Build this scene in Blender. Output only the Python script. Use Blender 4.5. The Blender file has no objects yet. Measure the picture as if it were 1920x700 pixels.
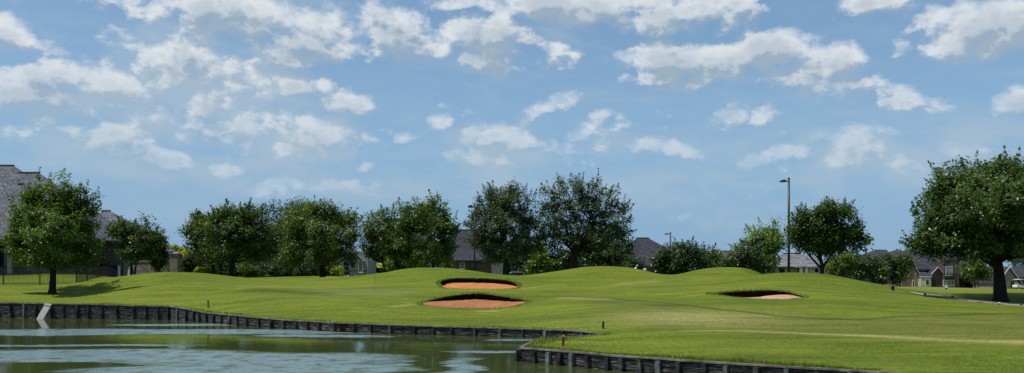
import bpy, math, random
import numpy as np
from mathutils import Vector, Matrix
from mathutils.geometry import delaunay_2d_cdt

# ------------------------------------------------------------------ basics
scene = bpy.context.scene
COL = scene.collection
CAMZ = 3.0            # eye height above the pond
F = 1663.0            # focal length in photo pixels (1920 wide)
CX, HY = 960.0, 515.0 # horizon row of the photo
def W(px, py, d):     # photo pixel + distance -> world point
    return np.array([(px-CX)*d/F, d, CAMZ+(HY-py)*d/F])
def wx(px, d): return (px-CX)*d/F
def wz(py, d): return CAMZ+(HY-py)*d/F

def tag(o, label=None, cat=None, group=None, kind=None):
    if label: o['label'] = label
    if cat: o['category'] = cat
    if group: o['group'] = group
    if kind: o['kind'] = kind
    return o
def empty(name, loc, rz=0.0):
    o = bpy.data.objects.new(name, None); COL.objects.link(o)
    o.empty_display_size = 0.3
    o.location = loc; o.rotation_euler = (0, 0, rz)
    return o
def copy_tree(o, parent=None):
    c = o.copy(); COL.objects.link(c)
    if parent is not None: c.parent = parent
    for ch in list(o.children): copy_tree(ch, c)
    return c

class MB:
    def __init__(s): s.v = []; s.f = []
    def add(s, vs, fs):
        b = len(s.v); s.v += [tuple(float(q) for q in v) for v in vs]
        s.f += [tuple(b+i for i in f) for f in fs]; return s
    def box(s, x0, x1, y0, y1, z0, z1):
        return s.add([(x0,y0,z0),(x1,y0,z0),(x1,y1,z0),(x0,y1,z0),(x0,y0,z1),(x1,y0,z1),(x1,y1,z1),(x0,y1,z1)],
                     [(0,3,2,1),(4,5,6,7),(0,1,5,4),(1,2,6,5),(2,3,7,6),(3,0,4,7)])
    def poly(s, pts): return s.add(pts, [tuple(range(len(pts)))])
    def prism(s, pts, y0, y1):      # polygon in (x,z), extruded along y
        n = len(pts)
        vs = [(x,y0,z) for x,z in pts]+[(x,y1,z) for x,z in pts]
        fs = [tuple(range(n)), tuple(range(2*n-1, n-1, -1))]
        fs += [(i, i+n, (i+1)%n+n, (i+1)%n) for i in range(n)]
        return s.add(vs, fs)
    def bar(s, a, b, w, h=None, up=(0,0,1)):
        a = Vector(a); b = Vector(b); h = h or w
        t = (b-a).normalized(); u = Vector(up)
        if abs(t.dot(u)) > .99: u = Vector((0,1,0))
        sx = t.cross(u).normalized(); sy = sx.cross(t).normalized()
        vs = []
        for p in (a, b):
            for i, j in ((-1,-1),(1,-1),(1,1),(-1,1)): vs.append(p+sx*i*w/2+sy*j*h/2)
        return s.add(vs, [(0,1,2,3),(7,6,5,4),(0,4,5,1),(1,5,6,2),(2,6,7,3),(3,7,4,0)])
    def tube(s, pts, rad, n=8, cap=True):
        pts = [Vector(p) for p in pts]
        if not hasattr(rad, '__len__'): rad = [rad]*len(pts)
        vs = []; fs = []
        ref = Vector((1,0,0))
        for i, p in enumerate(pts):
            t = (pts[min(i+1,len(pts)-1)]-pts[max(i-1,0)])
            t = t.normalized() if t.length > 1e-9 else Vector((0,0,1))
            a = t.cross(ref)
            if a.length < .15: a = t.cross(Vector((0,1,0)))
            a.normalize(); b = t.cross(a)
            for k in range(n):
                q = 2*math.pi*k/n
                vs.append(p+(a*math.cos(q)+b*math.sin(q))*rad[i])
        for i in range(len(pts)-1):
            for k in range(n):
                k2 = (k+1)%n
                fs.append((i*n+k, i*n+k2, (i+1)*n+k2, (i+1)*n+k))
        if cap:
            fs.append(tuple(range(n-1,-1,-1))); e=(len(pts)-1)*n; fs.append(tuple(range(e,e+n)))
        return s.add(vs, fs)
    def lathe(s, prof, n=16, c=(0,0,0)):
        return s.tube([(c[0],c[1],c[2]+z) for r,z in prof], [max(r,1e-4) for r,z in prof], n)
    def hip(s, x0, x1, y0, y1, ze, rx0, rx1, ry, zr, th=.16):
        vs = [(x0,y0,ze),(x1,y0,ze),(x1,y1,ze),(x0,y1,ze),(rx0,ry,zr),(rx1,ry,zr),
              (x0,y0,ze-th),(x1,y0,ze-th),(x1,y1,ze-th),(x0,y1,ze-th)]
        fs = [(0,1,5,4),(1,2,5),(2,3,4,5),(3,0,4),(0,6,7,1),(1,7,8,2),(2,8,9,3),(3,9,6,0),(6,9,8,7)]
        return s.add(vs, fs)
    def gable(s, x0, x1, y0, y1, ze, xr, zr, th=.18):   # ridge along y, gable end faces -y
        return s.prism([(x0,ze-th),(xr,zr-th),(x1,ze-th),(x1,ze),(xr,zr),(x0,ze)], y0, y1)
    def build(s, name, mat, parent=None, smooth=False, bevel=0):
        me = bpy.data.meshes.new(name); me.from_pydata(s.v, [], s.f); me.update()
        o = bpy.data.objects.new(name, me); COL.objects.link(o)
        if mat is not None: me.materials.append(mat)
        if smooth: me.shade_smooth()
        if parent is not None: o.parent = parent
        if bevel:
            m = o.modifiers.new('bevel','BEVEL'); m.width = bevel; m.segments = 2; m.limit_method = 'ANGLE'
        return o

def np_mesh(name, verts, faces, mat, parent=None, attrs=None, smooth=False):
    """verts (N,3), faces (M,k) of constant k"""
    me = bpy.data.meshes.new(name)
    n, k = faces.shape
    me.vertices.add(len(verts)); me.vertices.foreach_set('co', np.asarray(verts, np.float32).ravel())
    me.loops.add(n*k); me.loops.foreach_set('vertex_index', faces.astype(np.int32).ravel())
    me.polygons.add(n); me.polygons.foreach_set('loop_start', np.arange(0, n*k, k, dtype=np.int32))
    try: me.polygons.foreach_set('loop_total', np.full(n, k, np.int32))
    except Exception: pass
    me.update(calc_edges=True); me.validate()
    for nm, (dom, data) in (attrs or {}).items():
        a = me.attributes.new(nm, 'FLOAT', dom); a.data.foreach_set('value', np.asarray(data, np.float32))
    if smooth: me.shade_smooth()
    me.materials.append(mat)
    o = bpy.data.objects.new(name, me); COL.objects.link(o)
    if parent is not None: o.parent = parent
    return o

# ------------------------------------------------------------------ materials
class N:
    def __init__(s, name):
        s.m = bpy.data.materials.new(name); s.m.use_nodes = True
        s.t = s.m.node_tree; s.t.nodes.clear()
        s.out = s.t.nodes.new('ShaderNodeOutputMaterial')
    def n(s, typ, **kw):
        nd = s.t.nodes.new(typ)
        for k, v in kw.items(): setattr(nd, k, v)
        return nd
    def l(s, a, b): s.t.links.new(a, b)
    def coord(s, kind='Object', scale=(1,1,1), rot=(0,0,0)):
        tc = s.n('ShaderNodeTexCoord'); mp = s.n('ShaderNodeMapping')
        mp.inputs['Scale'].default_value = scale; mp.inputs['Rotation'].default_value = rot
        s.l(tc.outputs[kind], mp.inputs['Vector']); return mp.outputs['Vector']
    def noise(s, vec, scale, detail=3, rough=.5):
        nd = s.n('ShaderNodeTexNoise'); nd.inputs['Scale'].default_value = scale
        nd.inputs['Detail'].default_value = detail; nd.inputs['Roughness'].default_value = rough
        if vec is not None: s.l(vec, nd.inputs['Vector'])
        return nd.outputs['Fac']
    def ramp(s, fac, stops):
        r = s.n('ShaderNodeValToRGB'); e = r.color_ramp.elements
        while len(e) < len(stops): e.new(.5)
        for i, (p, c) in enumerate(stops):
            e[i].position = p; e[i].color = (*c, 1) if len(c) == 3 else c
        s.l(fac, r.inputs['Fac']); return r.outputs['Color']
    def mix(s, fac, a, b, mode='MIX'):
        m = s.n('ShaderNodeMix', data_type='RGBA', blend_type=mode)
        for sock, v in ((m.inputs[0], fac), (m.inputs[6], a), (m.inputs[7], b)):
            if isinstance(v, (int, float)): sock.default_value = v
            elif isinstance(v, tuple): sock.default_value = (*v, 1)
            else: s.l(v, sock)
        return m.outputs[2]
    def math(s, op, a, b=None, c=None, clamp=False):
        m = s.n('ShaderNodeMath', operation=op, use_clamp=clamp)
        for i, v in enumerate((a, b, c)):
            if v is None: continue
            if isinstance(v, (int, float)): m.inputs[i].default_value = v
            else: s.l(v, m.inputs[i])
        return m.outputs[0]
    def mapr(s, v, a, b, c=0.0, d=1.0):
        m = s.n('ShaderNodeMapRange', interpolation_type='SMOOTHSTEP')
        for i, q in enumerate((a,b,c,d)): m.inputs[i+1].default_value = q
        s.l(v, m.inputs[0]); return m.outputs[0]
    def attr(s, name):
        a = s.n('ShaderNodeAttribute', attribute_name=name); return a.outputs['Fac']
    def bump(s, h, strength=.3, dist=.02):
        b = s.n('ShaderNodeBump'); b.inputs['Strength'].default_value = strength
        b.inputs['Distance'].default_value = dist; s.l(h, b.inputs['Height']); return b.outputs['Normal']
    def pbr(s, col, rough=.7, spec=.3, normal=None, metal=0):
        p = s.n('ShaderNodeBsdfPrincipled')
        for nm, v in (('Base Color', col), ('Roughness', rough), ('Metallic', metal), ('Specular IOR Level', spec)):
            if isinstance(v, tuple): p.inputs[nm].default_value = (*v, 1)
            elif isinstance(v, (int, float)): p.inputs[nm].default_value = v
            else: s.l(v, p.inputs[nm])
        if normal is not None: s.l(normal, p.inputs['Normal'])
        s.l(p.outputs[0], s.out.inputs['Surface']); return p

MATS = {}
def plain(name, col, rough=.6, spec=.3, metal=0, var=.25, scale=6, streak=1.0):
    """painted / bare material with soft weathering"""
    if name in MATS: return MATS[name]
    m = N(name); v = m.coord('Object', (1,1,streak))
    f = m.noise(v, scale, 5, .6)
    lo = tuple(c*(1-var) for c in col); hi = tuple(min(c*(1+var),.95) for c in col)
    c = m.ramp(f, [(.3, lo), (.7, hi)])
    m.pbr(c, rough, spec, m.bump(f, .15, .02), metal); MATS[name] = m.m; return m.m

def shingles(name, a, b):
    m = N(name); tc = m.n('ShaderNodeTexCoord'); sx = m.n('ShaderNodeSeparateXYZ'); m.l(tc.outputs['Object'], sx.inputs[0])
    u = m.math('ADD', sx.outputs[0], sx.outputs[1]); cb = m.n('ShaderNodeCombineXYZ')
    m.l(u, cb.inputs[0]); m.l(m.math('MULTIPLY', sx.outputs[2], 1.35), cb.inputs[1])
    br = m.n('ShaderNodeTexBrick'); m.l(cb.outputs[0], br.inputs['Vector'])
    br.inputs['Scale'].default_value = 1; br.inputs['Brick Width'].default_value = .55; br.inputs['Row Height'].default_value = .32
    br.inputs['Mortar Size'].default_value = .035; br.inputs['Mortar Smooth'].default_value = .4; br.inputs['Bias'].default_value = 0
    br.inputs['Color1'].default_value = (*a,1); br.inputs['Color2'].default_value = (*b,1)
    br.inputs['Mortar'].default_value = (*(c*.45 for c in a),1)
    nz = m.noise(cb.outputs[0], .6, 5, .65)
    nz2 = m.noise(cb.outputs[0], 3.2, 3, .7)
    c = m.mix(1.0, br.outputs['Color'], m.ramp(nz, [(.3,(.6,.6,.63)),(.7,(1.25,1.25,1.25))]), 'MULTIPLY')
    c = m.mix(1.0, c, m.ramp(nz2, [(.32,(.5,.5,.54)),(.68,(1.5,1.5,1.45))]), 'MULTIPLY')
    m.pbr(c, .9, .15, m.bump(br.outputs['Fac'], .4, .03)); MATS[name] = m.m; return m.m

def masonry(name, a, b, mortar, bw=.4, bh=.2, ms=.02):
    m = N(name); tc = m.n('ShaderNodeTexCoord'); sx = m.n('ShaderNodeSeparateXYZ'); m.l(tc.outputs['Object'], sx.inputs[0])
    u = m.math('ADD', sx.outputs[0], sx.outputs[1]); cb = m.n('ShaderNodeCombineXYZ')
    m.l(u, cb.inputs[0]); m.l(sx.outputs[2], cb.inputs[1])
    br = m.n('ShaderNodeTexBrick'); m.l(cb.outputs[0], br.inputs['Vector'])
    br.inputs['Scale'].default_value = 1; br.inputs['Brick Width'].default_value = bw; br.inputs['Row Height'].default_value = bh
    br.inputs['Mortar Size'].default_value = ms
    br.inputs['Color1'].default_value = (*a,1); br.inputs['Color2'].default_value = (*b,1); br.inputs['Mortar'].default_value = (*mortar,1)
    nz = m.noise(cb.outputs[0], 1.3, 5, .65)
    c = m.mix(1.0, br.outputs['Color'], m.ramp(nz, [(.3,(.6,.58,.56)),(.7,(1.25,1.22,1.2))]), 'MULTIPLY')
    m.pbr(c, .85, .2, m.bump(br.outputs['Fac'], -.4, .02)); MATS[name] = m.m; return m.m

def leaf_mat(name, dark, mid, light, transl=.34):
    m = N(name); t = m.attr('tint')
    c = m.ramp(t, [(0, dark), (.5, mid), (1, light)])
    d = m.n('ShaderNodeBsdfDiffuse'); tr = m.n('ShaderNodeBsdfTranslucent'); g = m.n('ShaderNodeBsdfGlossy')
    g.inputs['Roughness'].default_value = .38; g.inputs['Color'].default_value = (.8,.85,.9,1)
    m.l(c, d.inputs['Color'])
    ct = m.mix(1.0, c, (1.0,1.15,.5), 'MULTIPLY'); m.l(ct, tr.inputs['Color'])
    a = m.n('ShaderNodeMixShader'); a.inputs[0].default_value = transl; m.l(d.outputs[0], a.inputs[1]); m.l(tr.outputs[0], a.inputs[2])
    b = m.n('ShaderNodeMixShader'); b.inputs[0].default_value = .022; m.l(a.outputs[0], b.inputs[1]); m.l(g.outputs[0], b.inputs[2])
    m.l(b.outputs[0], m.out.inputs['Surface']); MATS[name] = m.m; return m.m

def glass_mat(name, col, rough=.08):
    m = N(name); v = m.coord('Object'); f = m.noise(v, .9, 2)
    c = m.ramp(f, [(.35, tuple(q*.5 for q in col)), (.65, col)])
    m.pbr(c, rough, .6); MATS[name] = m.m; return m.m

M_BARK = None
def make_mats():
    global M_BARK
    m = N('bark'); v = m.coord('Object', (6,6,1.2)); f = m.noise(v, 2.0, 6, .7)
    c = m.ramp(f, [(.3,(.008,.007,.006)),(.62,(.035,.029,.023)),(.8,(.075,.065,.055))])
    m.pbr(c, .95, .1, m.bump(f, .8, .04)); M_BARK = m.m
    m = N('pale_bark'); v = m.coord('Object', (6,6,1.2)); f = m.noise(v, 2.0, 6, .7)
    c = m.ramp(f, [(.3,(.12,.12,.11)),(.7,(.3,.3,.28))])
    m.pbr(c, .95, .1, m.bump(f, .8, .04)); MATS['pale_bark'] = m.m
make_mats()
# ------------------------------------------------------------------ terrain
CTRL = []
def C(px, py, d): CTRL.append((wx(px,d), d, wz(py,d)))
def CZ(x, y, z): CTRL.append((x, y, z))
# far (left to middle) retaining wall: px, top row, distance
FARW = [(-330,567,62.5),(-160,567.5,62.2),(0,568.5,61.6),(160,571,60.4),(318,575,58.9),(355,580.5,57.2),(395,588,54.8),(430,591,53.0),(470,595,50.9),
        (515,599,49.5),(560,602,48.4),(640,606.5,46.2),(720,609.5,45.3),(800,612,44.5),(900,615,43.4),(1000,618,42.3),(1060,620,41.5),(1100,622.5,40.5),(1140,627.2,38.4)]
PENB = [(1134,628.2,37.2),(1106,630.5,36.6),(1067,633.5,35.6),(1031,637.5,34.4),(1006,641,33.5),(990,646,32.3)]
NEARW = [(979,653.5,30.6),(1032,657.6,29.7),(1080,661,28.9),(1140,667,27.9),(1210,671.5,27.1),(1280,676.5,26.3),(1400,684,25.1),(1520,691.5,24.05),(1640,698.5,23.1),(1800,712,21.6),(2050,735,19.3),(2400,770,16.6)]
for w in (FARW, PENB, NEARW):
    for p in w: C(*p)
for p in [(-50,42,.8),(-52,30,.8),(-45,12,.8),(-20,5,.8),(0,3.5,1.0),(14,6,.8),(0,0,1.3),(-30,-5,1.4),(30,0,1.0),(0,-30,1.6),(-60,-30,1.6),(60,-30,1.4),(-80,40,1.2),(-80,62,1.3),(40,22,.55),(60,25,.6)]: CZ(*p)
# left lawn
for p in [(100,562.5,66.5),(0,562,66.5),(200,562,65),(100,539.5,77),(0,541,77.5),(200,540.5,77),(98,551,72),(-100,556,70),(-250,552,75),(0,534.5,92),(143,533,92),(-250,535,92),(0,514,110),(120,511,112),(-250,512,112),(212,519,104),(60,508,125),(-250,507,130),(180,508,128)]: C(*p)
# mound A (left)
for p in [(330,560,64),(330,536,72),(330,510.5,81),(285,513.5,80),(240,520.5,79),(200,531,78),(375,512.5,81),(412,518,81),(240,546,70),(420,545,68),(420,575,58)]: C(*p)
for p in [(250,96,2.5),(330,97,2.55),(400,97,2.55)]: CZ(wx(p[0],p[1]),p[1],p[2])
# lower lawn between A and B, and the green
for p in [(450,521,104),(520,522.5,104),(600,523,106),(650,519,100),(450,520.5,125),(560,520,130),(640,518,125),
          (480,530,80),(560,531,80),(640,530,80),(470,540.5,67),(540,541.5,66.5),(590,549,64.5),(500,560,58.5),(540,573,55),
          (620,544.5,69),(660,544,69),(700,545,68),(650,553,62.5),(720,553,62),(760,548,65),(640,575,54),(720,580,53.5)]: C(*p)
# mound B behind the green
for p in [(640,521.5,90),(680,516.2,88),(710,513.5,87),(740,507.5,87),(770,503.5,87),(800,502,87),(840,503,87),(880,507,86),(920,513,86),(960,517.8,86),
          (740,527,78),(800,527,77),(700,531,78),(810,537,71)]: C(*p)
for px,z in [(680,2.4),(740,2.3),(800,2.3),(860,2.3),(920,2.3),(1000,2.3)]: CZ(wx(px,101),101,z)
# front bunker surroundings
for p in [(787,571,58),(800,565,59.5),(830,556.5,61.2),(890,549.5,62.5),(950,555,61.8),(980,561.5,60),(992,566.5,58.5),(960,575.5,56.6),(890,579,55.6),(820,576,56.3),
          (890,592,51.5),(800,592,51.5),(980,590,51.5),(1040,570,56),(760,562,60)]: C(*p)
# rear bunker surroundings
for p in [(822,526.5,75),(835,523,76),(900,521.5,76.5),(960,526,75.5),(973,533,73.5),(970,541.5,70.5),(900,542.5,69.3),(835,541.5,69.5),(828,535,72),(890,545.5,66),(1000,540,70),(890,512,81)]: C(*p)
# mound C
for p in [(1000,514.8,88),(1040,509,90),(1080,503.2,91),(1120,500.6,92),(1160,501.6,92),(1200,506.2,91),(1230,512.8,90),(1260,516,88),(1120,520,80),(1200,524,79),(1040,528,78),(1120,543,68),(1200,545,66),
          (1120,580,50),(1200,585,48),(1000,600,46.3),(1120,606,43),(1200,620,38.5)]: C(*p)
for px,z in [(1060,2.2),(1120,2.2),(1190,2.2),(1260,2.2),(1360,2.2),(1440,2.0)]: CZ(wx(px,106),106,z)
# mound C2
for p in [(1270,515.2,88),(1300,508,89),(1330,503.3,90),(1360,502.2,90),(1390,504.2,90),(1415,509,88),(1350,520,80),(1290,530,76),(1420,525,77)]: C(*p)
# mound D with the right bunker
for p in [(1440,513.4,74),(1470,511.9,73),(1520,512.4,73),(1560,515.8,73),(1600,524.2,73),(1640,531.5,73),(1480,528,67.5),(1400,533,68),(1560,535,67),
          (1330,551.5,60),(1360,547.5,61.3),(1420,543.6,62.4),(1470,545.8,62),(1500,552.5,60.5),(1513,558,58.8),(1480,561.5,57.4),(1420,561,57.2),(1370,556.5,58.3),(1300,555,60.5),(1560,553,61),
          (1400,578,49),(1500,580,49),(1300,580,49.5),(1600,565,54)]: C(*p)
for px,z in [(1440,2.0),(1500,1.95),(1560,1.9),(1620,1.6)]: CZ(wx(px,86),86,z)
# right field
for p in [(1700,545,75),(1660,560,60),(1700,538.5,98),(1700,537,125),(1800,541.5,180),(1900,541.5,180),(1800,546,110),(1900,546,110),(1850,570.5,58),(1875,566.8,63),(1850,556.5,69),(1850,548.5,75.5),(1930,548.5,75.5),(2010,549,75.5),(1770,550.5,75),(1850,545.8,90),(1950,568,61),(2100,567,62),(1740,552.5,77),(1800,562,62.5),
          (1900,585,52),(1700,585,50),(1900,610,42),(1700,610,42),(1500,612,41),(1350,612,41),(1500,640,32.5),(1350,640,32.5),(1700,640,32.5),(1900,650,30),(1240,640,33.5),(1120,643,33.3),(1500,665,28),(1350,662,28.5),(1700,672,27),(1900,690,24.5),(2200,640,33),(2200,580,55)]: C(*p)
for p in [(-120,200,1.5),(-60,200,1.6),(0,200,1.2),(60,200,.8),(150,200,.3),(-300,300,.8),(-100,320,.8),(100,320,.3),(300,300,.3),(150,90,.8),(150,20,.8),(-160,90,2.0),(-160,20,1.5),(-300,0,1),(300,0,.8),(0,-150,1.5),(0,500,.5),(-400,500,.5),(400,500,.5),
          (0,140,1.8),(-30,140,1.9),(30,140,1.4),(60,130,1.2)]: CZ(*p)
for px,d,z in [(1225,96,2.75),(1250,95,2.5),(1272,95,2.5),(1238,91,2.85),(960,93,2.55),(935,94,2.5),(985,95,2.55),(1440,91,2.4),(1425,97,2.1),(1440,82,2.7),(1300,97,2.75),(1340,98,2.9),(1390,97,2.7),(1120,99,3.0),(1180,99,2.75),(1060,98,2.6),(760,95,2.9),(830,95,2.9),(890,94,2.6),
   (240,105,2.2),(250,114,2.15),(280,90,2.75),(240,86,2.5),(330,88,2.9),(370,88,2.8),(1520,80,2.6),(1580,80,2.3),(1470,81,2.65),(1640,84,1.75)]: CZ(wx(px,d),d,z)
for p in [(412,519.5,87),(440,521.5,90),(470,522.5,92),(500,523,92),(560,523.5,95),(610,523,97),(640,522.5,97),(665,519.5,95),(1640,533,82),(1600,528,82)]: C(*p)
CT = np.array(CTRL); SC = 40.0
def _phi(r2): return np.where(r2 > 1e-12, .5*r2*np.log(np.maximum(r2, 1e-12)), 0)
def _fit():
    P = CT[:, :2]/SC; n = len(P)
    r2 = ((P[:,None]-P[None])**2).sum(-1)
    A = np.zeros((n+3, n+3)); A[:n,:n] = _phi(r2)+np.eye(n)*4e-6
    A[:n,n] = 1; A[:n,n+1:] = P; A[n,:n] = 1; A[n+1:,:n] = P.T
    b = np.zeros(n+3); b[:n] = CT[:,2]
    return np.linalg.solve(A, b)
_w = _fit()
def HT(x, y):
    x = np.atleast_1d(np.asarray(x, float)); y = np.atleast_1d(np.asarray(y, float)); out = np.empty(len(x))
    P = CT[:, :2]/SC
    for i in range(0, len(x), 8000):
        q = np.stack([x[i:i+8000], y[i:i+8000]], 1)/SC
        r2 = ((q[:,None]-P[None])**2).sum(-1)
        out[i:i+8000] = _phi(r2)@_w[:-3]+_w[-3]+q@_w[-2:]
    # flatten towards a plain far away
    rr = np.hypot(x, y-60); k = np.clip((rr-170)/200, 0, 1)
    return np.maximum(out, .12)*(1-k)+.5*k
def H1(x, y): return float(HT([x],[y])[0])
def ground(px, d, sink=0.0):
    x = wx(px, d); return (x, d, H1(x, d)-sink)
def hit(px, py, d0=22, d1=200):
    d = np.arange(d0, d1, .1); x = wx(px, d); z = wz(py, d); t = HT(x, d)
    i = np.argmax(z <= t)
    return np.array([x[i], d[i]]) if (z <= t).any() else np.array([x[-1], d[-1]])

def dens(poly, step, closed=True):
    out = []; n = len(poly)
    for i in range(n if closed else n-1):
        a = np.array(poly[i], float); b = np.array(poly[(i+1)%n], float); k = max(1, int(np.hypot(*(b-a))/step))
        for j in range(k): out.append(a+(b-a)*j/k)
    if not closed: out.append(np.array(poly[-1], float))
    return np.array(out)
def smooth_closed(poly, it=2):
    p = np.array(poly, float)
    for _ in range(it):
        q = np.roll(p, -1, 0); p = np.stack([p*.75+q*.25, p*.25+q*.75], 1).reshape(-1, 2)
    return p
def inside(poly, X, Y):
    r = np.zeros(len(X), bool); n = len(poly); j = n-1
    for i in range(n):
        xi, yi = poly[i]; xj, yj = poly[j]
        c = ((yi > Y) != (yj > Y)) & (X < (xj-xi)*(Y-yi)/((yj-yi) if yj != yi else 1e-9)+xi)
        r ^= c; j = i
    return r
def dist_line(line, X, Y):
    best = np.full(len(X), 1e9)
    for a, b in zip(line[:-1], line[1:]):
        ab = b-a; L = max((ab**2).sum(), 1e-9)
        t = np.clip(((X-a[0])*ab[0]+(Y-a[1])*ab[1])/L, 0, 1)
        best = np.minimum(best, np.hypot(X-a[0]-t*ab[0], Y-a[1]-t*ab[1]))
    return best

farw = [(wx(p,d), d) for p,_,d in FARW]; penb = [(wx(p,d), d) for p,_,d in PENB]; nearw = [(wx(p,d), d) for p,_,d in NEARW]
POND = farw+penb+nearw+[(14,9),(9,6.5),(0,5.5),(-15,7),(-40,12),(-50,30),(-52,50)]
pond = dens(POND, .5)

def unproj(pts):   # (px,distance) -> world xy
    return [(wx(p,d), d) for p,d in pts]
B1 = smooth_closed(unproj([(787,58.2),(800,59.6),(830,61.2),(862,62.1),(890,62.5),(925,62.3),(950,61.7),(978,60.2),(992,58.6),(960,56.6),(925,55.8),(890,55.6),(850,55.8),(815,56.6)]))
B2 = smooth_closed(unproj([(823,74.6),(835,76),(860,76.4),(900,76.5),(935,76.2),(960,75.5),(973,73.6),(971,71),(940,69.6),(900,69.3),(860,69.3),(833,69.6),(830,72)]))
B3 = smooth_closed(unproj([(1327,59.9),(1345,60.8),(1375,61.8),(1420,62.4),(1450,62.3),(1475,61.9),(1498,60.6),(1513,58.7),(1480,57.4),(1450,57.0),(1415,57.2),(1385,57.9),(1350,59.2)]))
def ragged(b, seed):
    p = dens(b, .22); c = p.mean(0); n = len(p); r = np.random.default_rng(seed)
    w_ = r.normal(0,1,n); w_ = (w_+np.roll(w_,1)*.8+np.roll(w_,2)*.5)/1.4; lo_ = r.normal(0,1,n); k_ = np.hanning(15); lo_ = np.convolve(np.concatenate([lo_[-7:],lo_,lo_[:7]]),k_/k_.sum(),'valid')
    u = p-c; u /= np.hypot(u[:,0],u[:,1])[:,None]; t = (p[:,1]-p[:,1].min())/np.ptp(p[:,1])
    return p+u*((.045*w_+.22*lo_)*(.35+.65*t))[:,None]
BUNK = [ragged(b, i+4) for i, b in enumerate((B1, B2, B3))]

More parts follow.
